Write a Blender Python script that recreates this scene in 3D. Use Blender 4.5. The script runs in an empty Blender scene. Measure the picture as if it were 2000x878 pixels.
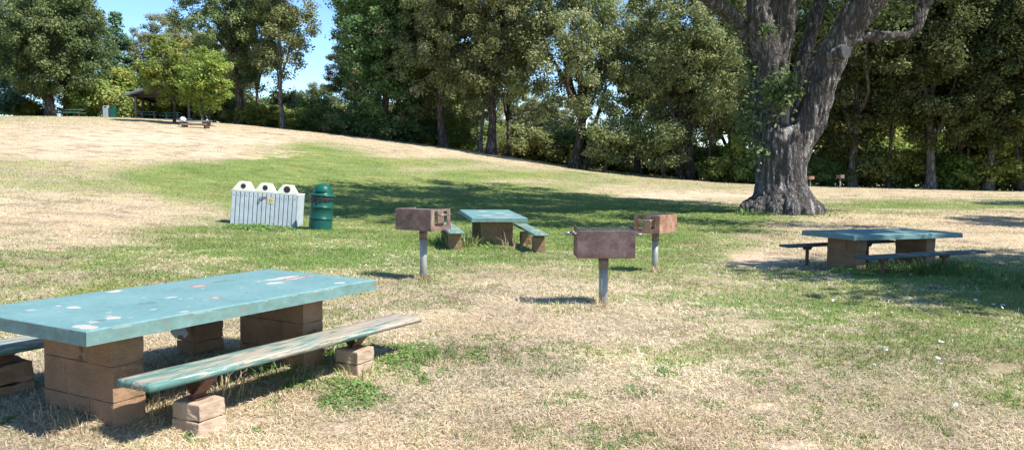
import bpy, bmesh, math, random
import numpy as np
from mathutils import Vector, Matrix, Euler

PI = math.pi
R = math.radians
rng = np.random.default_rng(7)
random.seed(7)
sc = bpy.context.scene
C = sc.collection
F, YH, CZ = 1588.5, 321.0, 1.5            # focal length in photo pixels, horizon row, eye height
PITCH = math.atan((439 - YH) / F)

# ------------------------------------------------------------------ camera
cam = bpy.data.cameras.new('camera')
cam.sensor_width = 36
cam.lens = 36 * F / 2000
cam.clip_start = 0.05
cam.clip_end = 3000
co = bpy.data.objects.new('camera', cam)
C.objects.link(co)
co.location = (0, 0, CZ)
co.rotation_euler = (PI / 2 - PITCH, 0, 0)
sc.camera = co

# ------------------------------------------------------------------ light
SUN_EL, SUN_AZ = R(52), R(-26)            # azimuth measured from +x (right), negative = behind the camera
sdir = Vector((math.cos(SUN_EL) * math.cos(SUN_AZ), math.cos(SUN_EL) * math.sin(SUN_AZ), math.sin(SUN_EL)))
sl = bpy.data.lights.new('sun', 'SUN')
sl.energy = 5.0
sl.angle = R(0.5)
sl.color = (1.0, 0.95, 0.87)
so = bpy.data.objects.new('sun', sl)
C.objects.link(so)
so.rotation_euler = sdir.to_track_quat('Z', 'Y').to_euler()
so.location = (20, -10, 30)
w = bpy.data.worlds.new('World')
sc.world = w
w.use_nodes = True
nt = w.node_tree
nt.nodes.clear()
sky = nt.nodes.new('ShaderNodeTexSky')
sky.sky_type = 'NISHITA'
sky.sun_disc = False
sky.sun_elevation = SUN_EL
sky.sun_rotation = math.atan2(sdir.x, sdir.y)
sky.air_density = 1.0
sky.dust_density = 0.0
sky.altitude = 1800
sky.ozone_density = 3.0
bg = nt.nodes.new('ShaderNodeBackground')
bg.inputs['Strength'].default_value = 0.15
wo = nt.nodes.new('ShaderNodeOutputWorld')
shs = nt.nodes.new('ShaderNodeHueSaturation')
shs.inputs['Saturation'].default_value = 1.12
nt.links.new(sky.outputs[0], shs.inputs['Color'])
nt.links.new(shs.outputs[0], bg.inputs[0])
nt.links.new(bg.outputs[0], wo.inputs[0])
sc.view_settings.view_transform = 'Standard'
sc.view_settings.look = 'None'
sc.view_settings.exposure = 0.80
sc.view_settings.gamma = 1
sc.view_settings.use_curve_mapping = False
sc.cycles.max_bounces = 5
sc.cycles.diffuse_bounces = 3
sc.cycles.glossy_bounces = 2
sc.cycles.transmission_bounces = 3
sc.cycles.transparent_max_bounces = 4
sc.cycles.caustics_reflective = False
sc.cycles.caustics_refractive = False

# ------------------------------------------------------------------ noise
def _h(ix, iy, iz, seed):
    n = (ix.astype(np.int64) * 374761393 + iy.astype(np.int64) * 668265263 + iz.astype(np.int64) * 1274126177 + seed * 974634777) & 0xffffffff
    n = ((n ^ (n >> 13)) * 1274126177) & 0xffffffff
    n = n ^ (n >> 16)
    return (n & 0xffff) / 65535.0

def vn3(x, y, z, seed=0):
    x, y, z = np.broadcast_arrays(np.asarray(x, float), np.asarray(y, float), np.asarray(z, float))
    fx, fy, fz = np.floor(x), np.floor(y), np.floor(z)
    tx, ty, tz = x - fx, y - fy, z - fz
    tx, ty, tz = [t * t * (3 - 2 * t) for t in (tx, ty, tz)]
    o = 0
    for a in (0, 1):
        for b in (0, 1):
            for c in (0, 1):
                wgt = (tx if a else 1 - tx) * (ty if b else 1 - ty) * (tz if c else 1 - tz)
                o = o + wgt * _h(fx + a, fy + b, fz + c, seed)
    return o

def vn2(x, y, seed=0):
    x, y = np.asarray(x, float), np.asarray(y, float)
    fx, fy = np.floor(x), np.floor(y)
    tx, ty = x - fx, y - fy
    tx, ty = tx * tx * (3 - 2 * tx), ty * ty * (3 - 2 * ty)
    z = np.zeros_like(fx)
    return ((1 - tx) * (1 - ty) * _h(fx, fy, z, seed) + tx * (1 - ty) * _h(fx + 1, fy, z, seed)
            + (1 - tx) * ty * _h(fx, fy + 1, z, seed) + tx * ty * _h(fx + 1, fy + 1, z, seed))

def fbm(x, y, s, seed=0, oct=4):
    o, a, t = 0, 1.0, 0
    for k in range(oct):
        o = o + a * vn2(x * s * 2 ** k + 17.3 * k, y * s * 2 ** k - 9.1 * k, seed + k)
        t += a
        a *= 0.55
    return o / t

# ------------------------------------------------------------------ terrain
CP = np.array([  # x, distance, height relative to the eye
    (-2.35, 4.51, -1.385), (-1.65, 5.79, -1.38), (-1.77, 4.38, -1.465), (-1.13, 5.63, -1.45), (-3, 4.9, -1.40), (-2.3, 6.1, -1.41),
    (.97, 8.5, -1.48), (-1.16, 10.6, -1.50), (2.09, 11.8, -1.55), (-.4, 16.5, -1.585), (5.9, 12.9, -1.62),
    (5.46, 11.6, -1.58), (6.6, 12.0, -1.56), (3, 6, -1.5), (5, 8, -1.53), (0, 2, -1.5), (0, -5, -1.5), (-8, -5, -1.4), (10, -5, -1.55),
    (-6.4, 21.3, -1.60), (-4.9, 20.8, -1.665), (-12, 20, -1.15), (-8, 12, -1.25), (-8, 5, -1.3), (9, 27, -1.60), (4, 22, -1.66),
    (-15, 40, .2), (-25, 60, 2.5), (-40, 84, 4.75), (-54, 85, 4.85), (-30, 82, 4.2), (-23, 80, 3.55), (-13, 75, 2.4),
    (-2.5, 72, 1.0), (5.5, 71, -.33), (18, 70, -1.5), (35, 62, -1.97), (25, 60, -1.72), (9, 45, -1.65), (0, 40, -1.25),
    (-5, 30, -1.45), (20, 40, -1.8), (14, 24, -1.75), (-40, 110, 4.6), (-70, 140, 4), (0, 110, -.6), (30, 100, -2.2), (60, 70, -2.3),
    (-90, 90, 5), (-60, 45, 2.4), (-30, 20, .3), (-30, 0, -.5), (30, 0, -1.6), (30, 30, -1.85),
    (-200, 200, 3), (200, 200, -2.6), (0, 300, -2), (-200, -100, 0), (200, -100, -2), (0, -150, -1.5), (0, 600, -3), (-500, 300, 0), (500, 300, -3),
], float)
def _tps(r2):
    return 0.5 * r2 * np.log(r2 + 1e-9)
_n = len(CP)
_K = _tps(((CP[:, None, :2] - CP[None, :, :2]) ** 2).sum(-1)) + np.eye(_n) * 0.004
_P = np.concatenate([np.ones((_n, 1)), CP[:, :2]], 1)
_A = np.block([[_K, _P], [_P.T, np.zeros((3, 3))]])
_W = np.linalg.solve(_A, np.concatenate([CP[:, 2], np.zeros(3)]))
def gz(x, y):
    """ground height (world z) at x, y"""
    x, y = np.asarray(x, float), np.asarray(y, float)
    sh = x.shape
    xf, yf = x.ravel(), y.ravel()
    out = np.empty(xf.shape)
    for i in range(0, len(xf), 20000):
        a, b = xf[i:i + 20000], yf[i:i + 20000]
        r2 = (a[:, None] - CP[None, :, 0]) ** 2 + (b[:, None] - CP[None, :, 1]) ** 2
        out[i:i + 20000] = _tps(r2) @ _W[:_n] + _W[_n] + _W[_n + 1] * a + _W[_n + 2] * b
    lump = (fbm(xf, yf, 1.3, 50, 3) - .5) * .05
    return (out + lump + CZ).reshape(sh)
def g1(x, y):
    return float(gz(np.array([x]), np.array([y]))[0])
def X(px, d):
    return (px - 1000) / F * d
def unproj(px, py, z):
    """point on the horizontal plane z (relative to the eye) seen at a photo pixel"""
    v = Vector(((px - 1000) / F, math.cos(PITCH) + (439 - py) / F * math.sin(PITCH), -math.sin(PITCH) + (439 - py) / F * math.cos(PITCH)))
    k = z / v.z
    return v.x * k, v.y * k
def hit(px, py, *_):
    """ground point seen at a photo pixel"""
    v = Vector(((px - 1000) / F, math.cos(PITCH) + (439 - py) / F * math.sin(PITCH), -math.sin(PITCH) + (439 - py) / F * math.cos(PITCH)))
    ts_ = np.concatenate([np.arange(3, 30, .05), np.arange(30, 100, .25)])
    dz = gz(v.x * ts_, v.y * ts_) - (CZ + v.z * ts_)
    k = int(np.argmax(dz > 0))
    return v.x * ts_[k], v.y * ts_[k]
def to_px(x, y, z):
    f = y * math.cos(PITCH) - (z - CZ) * math.sin(PITCH)
    u = y * math.sin(PITCH) + (z - CZ) * math.cos(PITCH)
    return 1000 + F * x / f, 439 - F * u / f

# greenness of the turf and bare soil: survey tables over the visible ground
GX = np.arange(0, 2001, 200)
GY = np.array([235, 255, 275, 290, 303, 316, 330, 342, 355, 368, 382, 400, 420, 450, 480, 510, 530, 560, 600, 650, 700, 780, 878])
GG = np.array([
 [.45,.40,.40,.35,.40,.40,.40,.50,.5,.5,.5],
 [.25,.20,.20,.15,.30,.40,.50,.50,.5,.5,.5],
 [.30,.15,.12,.45,.25,.40,.45,.50,.5,.5,.5],
 [.30,.15,.15,.80,.15,.35,.45,.50,.5,.5,.5],
 [.40,.20,.15,.90,.35,.30,.45,.50,.5,.5,.5],
 [.55,.40,.55,.90,.85,.30,.40,.50,.5,.5,.5],
 [.50,.45,.92,.85,.45,.55,.35,.45,.5,.5,.5],
 [.50,.50,.92,.95,.60,.90,.45,.40,.5,.5,.5],
 [.50,.52,.85,.95,.95,.40,.60,.40,.45,.45,.45],
 [.45,.50,.75,.90,.95,.80,.35,.55,.40,.35,.35],
 [.35,.42,.65,.90,.95,.95,.50,.15,.30,.20,.20],
 [.18,.22,.50,.90,.95,.95,.92,.50,.65,.80,.75],
 [.12,.20,.40,.85,.92,.95,.95,.80,.45,.22,.18],
 [.12,.28,.70,.80,.90,.92,.90,.62,.22,.15,.18],
 [.28,.52,.80,.78,.85,.88,.82,.58,.15,.15,.20],
 [.50,.60,.72,.72,.72,.72,.68,.50,.12,.45,.40],
 [.45,.55,.62,.62,.55,.45,.52,.48,.52,.70,.72],
 [.50,.50,.50,.45,.28,.25,.30,.45,.58,.70,.78],
 [.38,.38,.38,.30,.26,.28,.36,.48,.62,.70,.75],
 [.28,.30,.32,.36,.34,.27,.32,.42,.50,.58,.62],
 [.22,.28,.32,.46,.34,.25,.30,.38,.44,.48,.48],
 [.22,.28,.32,.34,.27,.25,.29,.34,.40,.43,.45],
 [.22,.30,.30,.27,.22,.24,.27,.32,.38,.41,.43]])
BARE = [  # centre pixel, half sizes in pixels, strength
 (300, 272, 280, 13, .75), (480, 303, 150, 9, .6), (200, 259, 200, 6, .45), (100, 300, 200, 14, .5), (1330, 382, 140, 9, .8), (250, 430, 180, 18, .35),
 (1480, 505, 90, 16, .7), (1650, 540, 80, 8, .3), (1000, 550, 130, 8, .35), (1180, 608, 60, 10, .5), (1960, 470, 120, 25, .35), (850, 615, 120, 14, .25),
 (560, 462, 100, 6, .4), (640, 318, 80, 8, .4), (740, 270, 120, 8, .3), (820, 345, 80, 5, .3), (655, 838, 45, 12, .9), (490, 828, 40, 12, .8), (1500, 797, 40, 9, .8),
 (1560, 872, 60, 10, .9), (1960, 722, 40, 10, .7), (1480, 630, 40, 8, .6), (250, 640, 30, 10, .3), (960, 520, 60, 6, .3), (130, 855, 50, 14, .35)]
def field(x, y, z):
    """returns greenness and bareness of the turf at ground points"""
    f = np.maximum(y * math.cos(PITCH) - (z - CZ) * math.sin(PITCH), .8)
    u = y * math.sin(PITCH) + (z - CZ) * math.cos(PITCH)
    px = 1000 + F * x / f
    py = 439 - F * u / f
    wob = (fbm(x, y, .35, 3) - .5)
    px2 = px + wob * 160
    py2 = py + (fbm(x, y, .5, 9) - .5) * np.clip((py - 230) * .14, 4, 50)
    cx = np.clip(px2, 0, 1999.9) / 200
    ix = cx.astype(int)
    tx = cx - ix
    cy = np.interp(py2, GY, np.arange(len(GY)))
    iy = np.minimum(cy.astype(int), len(GY) - 2)
    ty = cy - iy
    g = (GG[iy, ix] * (1 - tx) + GG[iy, np.minimum(ix + 1, 10)] * tx) * (1 - ty) + (GG[iy + 1, ix] * (1 - tx) + GG[iy + 1, np.minimum(ix + 1, 10)] * tx) * ty
    b = np.zeros_like(g)
    wob2 = fbm(x, y, .6, 61) - .5
    wob3 = (fbm(x, y, 1.6, 63) - .5) * 1.8
    for (bx, by, rx, ry, s) in BARE:
        q = ((px + wob * rx * .9 - bx) / rx) ** 2 + ((py + wob2 * ry * 1.6 - by) / ry) ** 2 + wob3
        b = np.maximum(b, s * np.clip(1.5 - q, 0, 1))
    return g, b

# ------------------------------------------------------------------ mesh helpers
def link(name, me, parent=None, mat=None):
    o = bpy.data.objects.new(name, me)
    C.objects.link(o)
    if parent is not None:
        o.parent = parent
    if mat is not None:
        me.materials.append(mat)
    return o

def npmesh(name, V, quads=None, tris=None, smooth=False, col=None, val=None):
    me = bpy.data.meshes.new(name)
    nq = 0 if quads is None else len(quads)
    ntr = 0 if tris is None else len(tris)
    me.vertices.add(len(V))
    me.vertices.foreach_set('co', np.asarray(V, np.float32).ravel())
    idx = []
    if nq: idx.append(np.asarray(quads, np.int32).ravel())
    if ntr: idx.append(np.asarray(tris, np.int32).ravel())
    idx = np.concatenate(idx)
    me.loops.add(len(idx))
    me.loops.foreach_set('vertex_index', idx)
    tot = np.concatenate([np.full(nq, 4, np.int32), np.full(ntr, 3, np.int32)])
    st = np.concatenate([[0], np.cumsum(tot)[:-1]]).astype(np.int32)
    me.polygons.add(nq + ntr)
    me.polygons.foreach_set('loop_start', st)
    if smooth:
        me.polygons.foreach_set('use_smooth', np.ones(nq + ntr, bool))
    if col is not None:
        a = me.attributes.new('tone', 'FLOAT_COLOR', 'POINT')
        c4 = np.ones((len(V), 4), np.float32)
        c4[:, :3] = col
        a.data.foreach_set('color', c4.ravel())
    if val is not None:
        a = me.attributes.new('tint', 'FLOAT', 'POINT')
        a.data.foreach_set('value', np.asarray(val, np.float32))
    me.update(calc_edges=True)
    return me

def empty(name, loc=(0, 0, 0), rot=(0, 0, 0)):
    o = bpy.data.objects.new(name, None)
    o.empty_display_size = .1
    C.objects.link(o)
    o.location = loc
    o.rotation_euler = rot
    return o

def tag(o, label=None, cat=None, group=None, kind=None):
    if label: o['label'] = label
    if cat: o['category'] = cat
    if group: o['group'] = group
    if kind: o['kind'] = kind
    return o

class MB:
    """collects boxes, tubes and prisms into one bmesh"""
    def __init__(s):
        s.bm = bmesh.new()
    def box(s, c, d, rot=None, bev=0.0, seg=2, taper=None):
        r = bmesh.ops.create_cube(s.bm, size=1)
        vs = r['verts']
        for v in vs:
            v.co = Vector((v.co.x * d[0], v.co.y * d[1], v.co.z * d[2]))
            if taper and v.co.z > 0:
                v.co.x *= taper
                v.co.y *= taper
        M = Matrix.Translation(Vector(c)) @ (Euler(rot).to_matrix().to_4x4() if rot else Matrix.Identity(4))
        if bev:
            es = list({e for v in vs for e in v.link_edges})
            g = bmesh.ops.bevel(s.bm, geom=es, offset=bev, segments=seg, affect='EDGES', profile=.6)
            vs = list({v for f in g['faces'] for v in f.verts} | {v for v in vs if v.is_valid})
        for v in vs:
            v.co = M @ v.co
        return s
    def tube(s, pts, rad, n=10, caps=True):
        pts = [Vector(p) for p in pts]
        if not hasattr(rad, '__len__'): rad = [rad] * len(pts)
        rings = []
        up = Vector((0, 0, 1))
        prev = None
        for i, p in enumerate(pts):
            t = (pts[min(i + 1, len(pts) - 1)] - pts[max(i - 1, 0)]).normalized()
            a = prev if prev else (t.cross(up) if abs(t.z) < .95 else t.cross(Vector((1, 0, 0))))
            a = (a - t * a.dot(t)).normalized()
            prev = a
            b = t.cross(a)
            rings.append([s.bm.verts.new(p + (a * math.cos(2 * PI * k / n) + b * math.sin(2 * PI * k / n)) * rad[i]) for k in range(n)])
        for r0, r1 in zip(rings, rings[1:]):
            for k in range(n):
                f = s.bm.faces.new((r0[k], r0[(k + 1) % n], r1[(k + 1) % n], r1[k]))
                f.smooth = True
        if caps:
            s.bm.faces.new(rings[0][::-1])
            s.bm.faces.new(rings[-1])
        return s
    def lathe(s, prof, n=32, caps=True):
        rings = [[s.bm.verts.new((r * math.cos(2 * PI * k / n), r * math.sin(2 * PI * k / n), z)) for k in range(n)] for r, z in prof]
        for r0, r1 in zip(rings, rings[1:]):
            for k in range(n):
                f = s.bm.faces.new((r0[k], r0[(k + 1) % n], r1[(k + 1) % n], r1[k]))
                f.smooth = True
        if caps:
            s.bm.faces.new(rings[0][::-1])
            s.bm.faces.new(rings[-1])
        return s
    def prism(s, poly, y0, y1):
        a = [s.bm.verts.new((x, y0, z)) for x, z in poly]
        b = [s.bm.verts.new((x, y1, z)) for x, z in poly]
        n = len(poly)
        s.bm.faces.new(a)
        s.bm.faces.new(b[::-1])
        for k in range(n):
            s.bm.faces.new((a[k], b[k], b[(k + 1) % n], a[(k + 1) % n]))
        return s
    def build(s, name, mat, parent=None, loc=None, rot=None):
        bmesh.ops.recalc_face_normals(s.bm, faces=s.bm.faces)
        me = bpy.data.meshes.new(name)
        s.bm.to_mesh(me)
        s.bm.free()
        o = link(name, me, parent, mat)
        if loc: o.location = loc
        if rot: o.rotation_euler = rot
        return o

def roughen(o, amp, f=14, cuts=3, seed=1):
    bm = bmesh.new()
    bm.from_mesh(o.data)
    es = [e for e in bm.edges if e.calc_length() > .03]
    bmesh.ops.subdivide_edges(bm, edges=es, cuts=cuts, use_grid_fill=True)
    bmesh.ops.triangulate(bm, faces=[f_ for f_ in bm.faces if len(f_.verts) > 4])
    bm.normal_update()
    P = np.array([v.co for v in bm.verts])
    Nn = np.array([v.normal for v in bm.verts])
    d = (vn3(P[:, 0] * f, P[:, 1] * f, P[:, 2] * f, seed) - .5) * amp + (vn3(P[:, 0] * f * 3, P[:, 1] * f * 3, P[:, 2] * f * 3, seed + 1) - .5) * amp * .7
    c = np.clip((vn3(P[:, 0] * f * .8 + 3, P[:, 1] * f * .8, P[:, 2] * f * .8, seed + 2) - .68) * 6, 0, 1) * amp * 1.2
    P = P + Nn * (d - c)[:, None]
    for v, p in zip(bm.verts, P): v.co = p
    bm.to_mesh(o.data)
    bm.free()

def copy_tree(o, parent=None):
    c = o.copy()
    C.objects.link(c)
    c.parent = parent
    for ch in list(o.children):
        copy_tree(ch, c)
    return c

# ------------------------------------------------------------------ materials
def nodes(name):
    m = bpy.data.materials.new(name)
    m.use_nodes = True
    t = m.node_tree
    b = t.nodes['Principled BSDF']
    b.inputs['Specular IOR Level'].default_value = .3
    return m, t, b
def N(t, kind, **kw):
    n = t.nodes.new('ShaderNode' + kind)
    for k, v in kw.items():
        if k in n.inputs.keys(): n.inputs[k].default_value = v
        else: setattr(n, k, v)
    return n
def ramp(t, fac, stops, interp='LINEAR'):
    r = t.nodes.new('ShaderNodeValToRGB')
    r.color_ramp.interpolation = interp
    e = r.color_ramp.elements
    while len(e) > 1: e.remove(e[-1])
    for i, (p, c) in enumerate(stops):
        if i == 0: e[0].position = p
        x = e[0] if i == 0 else e.new(p)
        x.color = (*c, 1) if len(c) == 3 else c
    t.links.new(fac, r.inputs[0])
    return r.outputs[0]
def mix(t, fac, a, b, mode='MIX'):
    m = t.nodes.new('ShaderNodeMix')
    m.data_type = 'RGBA'
    m.blend_type = mode
    for s, v in ((m.inputs[0], fac), (m.inputs[6], a), (m.inputs[7], b)):
        if hasattr(v, 'links') or hasattr(v, 'is_linked'): t.links.new(v, s)
        elif isinstance(v, (int, float)): s.default_value = v
        else: s.default_value = (*v, 1)
    return m.outputs[2]
def coord(t, which='Object', scale=None):
    c = t.nodes.new('ShaderNodeTexCoord').outputs[which]
    if scale:
        m = t.nodes.new('ShaderNodeMapping')
        m.inputs['Scale'].default_value = scale
        t.links.new(c, m.inputs[0])
        return m.outputs[0]
    return c
def noise(t, vec, s, det=5, rough=.6, dist=0):
    n = N(t, 'TexNoise', Scale=s, Detail=det, Roughness=rough, Distortion=dist)
    t.links.new(vec, n.inputs['Vector'])
    return n.outputs['Fac']
def bump(t, b, h, strength=.5, dist=.01):
    n = N(t, 'Bump', Strength=strength, Distance=dist)
    t.links.new(h, n.inputs['Height'])
    t.links.new(n.outputs[0], b.inputs['Normal'])

def mat_simple(name, c0, c1, s=6, rough=.7, metal=0, bs=.3, bd=.004, fine=60, stops=(.35, .65)):
    m, t, b = nodes(name)
    v = coord(t)
    n1 = noise(t, v, s, 6, .65)
    t.links.new(ramp(t, n1, [(stops[0], c0), (stops[1], c1)]), b.inputs['Base Color'])
    b.inputs['Roughness'].default_value = rough
    b.inputs['Metallic'].default_value = metal
    bump(t, b, noise(t, v, fine, 4, .6), bs, bd)
    return m

def mat_block():
    m, t, b = nodes('concrete_block')
    v = coord(t)
    n1 = noise(t, v, 3.5, 6, .6)
    n2 = noise(t, v, 90, 3, .7)
    col = ramp(t, n1, [(.3, (.17, .095, .05)), (.5, (.25, .145, .08)), (.7, (.32, .20, .12))])
    col = mix(t, .25, col, ramp(t, n2, [(.35, (.12, .075, .045)), (.6, (.40, .27, .18))]))
    t.links.new(col, b.inputs['Base Color'])
    b.inputs['Roughness'].default_value = .92
    bump(t, b, n2, .6, .006)
    return m

def mat_paint_top():
    """teal paint; the tone attribute carries its chips: red = bare pale, green = red primer, blue = brown stain and the shade painted on the rim"""
    m, t, b = nodes('teal_table_paint')
    v = coord(t)
    n1 = noise(t, v, 2.5, 6, .6)
    n2 = noise(t, v, 25, 4, .7)
    n3 = noise(t, v, 9, 7, .75)
    base = ramp(t, n1, [(.3, (.10, .215, .215)), (.5, (.135, .26, .258)), (.72, (.19, .315, .305))])
    base = mix(t, .3, base, ramp(t, n2, [(.3, (.08, .18, .165)), (.7, (.26, .40, .39))]))
    speck = ramp(t, n3, [(.655, (0, 0, 0)), (.68, (1, 1, 1))])
    base = mix(t, speck, base, (.36, .36, .31))
    a = N(t, 'Attribute', attribute_name='tone')
    sep = t.nodes.new('ShaderNodeSeparateColor')
    t.links.new(a.outputs['Color'], sep.inputs[0])
    base = mix(t, sep.outputs[2], base, (.10, .13, .09))
    base = mix(t, sep.outputs[1], base, (.38, .12, .09))
    base = mix(t, sep.outputs[0], base, (.50, .45, .38))
    t.links.new(base, b.inputs['Base Color'])
    b.inputs['Roughness'].default_value = .55
    bump(t, b, n2, .25, .003)
    return m

def mat_plank(name, teal=.5, dark=False, along=0.0):
    """worn paint on grey wood; streaks along local x"""
    m, t, b = nodes(name)
    v = coord(t, 'Object', (1.2, 22, 22))
    v2 = coord(t, 'Object', (1.2, 7, 7))
    grain = noise(t, v, 4, 7, .7, .4)
    big = noise(t, v2, 1.5, 4, .6)
    wood = ramp(t, grain, [(.3, (.14, .115, .085)), (.5, (.33, .285, .225)), (.7, (.50, .44, .36))])
    paint = ramp(t, grain, [(.3, (.05, .12, .10)), (.55, (.12, .24, .215)), (.75, (.26, .38, .33))])
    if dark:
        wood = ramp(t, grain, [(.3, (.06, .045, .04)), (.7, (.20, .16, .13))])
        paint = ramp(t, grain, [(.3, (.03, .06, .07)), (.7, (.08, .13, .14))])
    s = N(t, 'Math', operation='MULTIPLY_ADD')
    s.inputs[1].default_value = 1.0
    t.links.new(grain, s.inputs[0])
    t.links.new(big, s.inputs[2])
    k = .5 + (teal - .5) * .25
    sx_ = t.nodes.new('ShaderNodeSeparateXYZ')
    t.links.new(coord(t), sx_.inputs[0])
    s2 = N(t, 'Math', operation='MULTIPLY_ADD')
    s2.inputs[1].default_value = along * .5
    hf = N(t, 'Math', operation='MULTIPLY')
    hf.inputs[1].default_value = .5
    t.links.new(s.outputs[0], hf.inputs[0])
    s = hf
    t.links.new(sx_.outputs[0], s2.inputs[0])
    t.links.new(s.outputs[0], s2.inputs[2])
    s = s2
    mask = ramp(t, s.outputs[0], [(k - .012, (0, 0, 0)), (k + .012, (1, 1, 1))])
    t.links.new(mix(t, mask, paint, wood), b.inputs['Base Color'])
    b.inputs['Roughness'].default_value = .75
    bump(t, b, grain, .5, .004)
    return m

def mat_leaf(name, stops, trans=.38, rough=.6):
    m, t, b = nodes(name)
    a = N(t, 'Attribute', attribute_name='tint')
    col = ramp(t, a.outputs['Fac'], stops)
    oi = t.nodes.new('ShaderNodeObjectInfo')
    hs = t.nodes.new('ShaderNodeHueSaturation')
    mr = N(t, 'MapRange')
    t.links.new(oi.outputs['Random'], mr.inputs[0])
    mr.inputs[3].default_value = .80
    mr.inputs[4].default_value = 1.2
    t.links.new(mr.outputs[0], hs.inputs['Value'])
    m7 = N(t, 'Math', operation='MULTIPLY')
    m7.inputs[1].default_value = 7.31
    t.links.new(oi.outputs['Random'], m7.inputs[0])
    fr = N(t, 'Math', operation='FRACT')
    t.links.new(m7.outputs[0], fr.inputs[0])
    mh = N(t, 'MapRange')
    t.links.new(fr.outputs[0], mh.inputs[0])
    mh.inputs[3].default_value = .482
    mh.inputs[4].default_value = .515
    t.links.new(mh.outputs[0], hs.inputs['Hue'])
    hs.inputs['Saturation'].default_value = .92
    t.links.new(col, hs.inputs['Color'])
    t.links.new(hs.outputs[0], b.inputs['Base Color'])
    b.inputs['Roughness'].default_value = rough
    b.inputs['Specular IOR Level'].default_value = .25
    tr = t.nodes.new('ShaderNodeBsdfTranslucent')
    t.links.new(hs.outputs[0], tr.inputs[0])
    ms = t.nodes.new('ShaderNodeMixShader')
    ms.inputs[0].default_value = trans
    t.links.new(b.outputs[0], ms.inputs[1])
    t.links.new(tr.outputs[0], ms.inputs[2])
    t.links.new(ms.outputs[0], t.nodes['Material Output'].inputs[0])
    return m

def mat_bark(name, c0, c1, s=5, zs=.25, bd=.03):
    m, t, b = nodes(name)
    v = coord(t, 'Object', (1, 1, zs))
    n1 = noise(t, v, s * 2.2, 6, .7, .6)
    vo = N(t, 'TexVoronoi', Scale=s * 1.6, feature='DISTANCE_TO_EDGE')
    nz = t.nodes.new('ShaderNodeTexNoise')
    nz.inputs['Scale'].default_value = s
    t.links.new(v, nz.inputs['Vector'])
    vm = N(t, 'VectorMath', operation='MULTIPLY_ADD')
    vm.inputs[1].default_value = (.25, .25, .25)
    t.links.new(nz.outputs['Color'], vm.inputs[0])
    t.links.new(v, vm.inputs[2])
    t.links.new(vm.outputs[0], vo.inputs['Vector'])
    crack = ramp(t, vo.outputs['Distance'], [(0, (0, 0, 0)), (.28, (1, 1, 1))])
    col = ramp(t, n1, [(.3, c0), (.7, c1)])
    col = mix(t, crack, tuple(x * .45 for x in c0), col)
    t.links.new(col, b.inputs['Base Color'])
    b.inputs['Roughness'].default_value = .95
    mm = N(t, 'Math', operation='MULTIPLY_ADD')
    mm.inputs[1].default_value = .5
    t.links.new(n1, mm.inputs[0])
    t.links.new(crack, mm.inputs[2])
    bump(t, b, mm.outputs[0], .9, bd)
    return m

def mat_attr(name, rough=.8, trans=.0, spec=.2):
    m, t, b = nodes(name)
    a = N(t, 'Attribute', attribute_name='tone')
    t.links.new(a.outputs['Color'], b.inputs['Base Color'])
    b.inputs['Roughness'].default_value = rough
    b.inputs['Specular IOR Level'].default_value = spec
    if trans:
        tr = t.nodes.new('ShaderNodeBsdfTranslucent')
        t.links.new(a.outputs['Color'], tr.inputs[0])
        ms = t.nodes.new('ShaderNodeMixShader')
        ms.inputs[0].default_value = trans
        t.links.new(b.outputs[0], ms.inputs[1])
        t.links.new(tr.outputs[0], ms.inputs[2])
        t.links.new(ms.outputs[0], t.nodes['Material Output'].inputs[0])
    return m

def mat_rust(name, c0, c1, pale):
    m, t, b = nodes(name)
    v = coord(t)
    n1 = noise(t, v, 6, 7, .7)
    n2 = noise(t, coord(t, 'Object', (34, 34, 3)), 1.0, 4, .6)
    n3 = noise(t, v, 70, 3, .7)
    zz = t.nodes.new('ShaderNodeSeparateXYZ')
    t.links.new(v, zz.inputs[0])
    col = ramp(t, n1, [(.36, c0), (.62, c1)])
    col = mix(t, ramp(t, n2, [(.60, (0, 0, 0)), (.72, (.75, .75, .75))]), col, pale)
    col = mix(t, ramp(t, n3, [(.58, (0, 0, 0)), (.68, (.55, .55, .55))]), col, tuple(.5 * q for q in c0))
    edge = N(t, 'MapRange')
    t.links.new(zz.outputs[2], edge.inputs[0])
    edge.inputs[1].default_value = .49
    edge.inputs[2].default_value = .60
    edge.inputs[3].default_value = .6
    edge.inputs[4].default_value = 0
    col = mix(t, edge.outputs[0], col, (.10, .035, .02))
    t.links.new(col, b.inputs['Base Color'])
    b.inputs['Roughness'].default_value = .62
    b.inputs['Metallic'].default_value = .15
    bump(t, b, n3, .4, .003)
    return m

M = {}
M['block'] = mat_block()
M['block_pale'] = mat_simple('pale_block', (.34, .24, .165), (.50, .38, .28), 5, .92, 0, .6, .005, 80)
M['mortar'] = mat_simple('mortar', (.12, .075, .045), (.19, .125, .08), 8, .95)
M['paint'] = mat_paint_top()
M['plank'] = mat_plank('worn_teal_plank', .60, False, .07)
M['plank_green'] = mat_plank('teal_plank', .66)
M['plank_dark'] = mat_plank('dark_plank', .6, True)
M['steel'] = mat_simple('galvanised_post', (.26, .26, .23), (.37, .37, .325), 12, .5, .35, .2, .002, 90)
M['rust_dark'] = mat_rust('rusty_firebox_dark', (.085, .052, .045), (.185, .135, .125), (.33, .28, .26))
M['rust_mid'] = mat_rust('rusty_firebox_brown', (.13, .075, .06), (.30, .20, .16), (.42, .36, .31))
M['rust_orange'] = mat_rust('rusty_firebox_orange', (.20, .085, .045), (.46, .28, .19), (.60, .46, .36))
M['collar'] = mat_simple('brown_grey_collar', (.13, .10, .085), (.24, .20, .17), 14, .6, .3)
M['rust_frame'] = mat_simple('rusted_bracket', (.10, .05, .035), (.24, .12, .08), 14, .8, .2)
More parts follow.
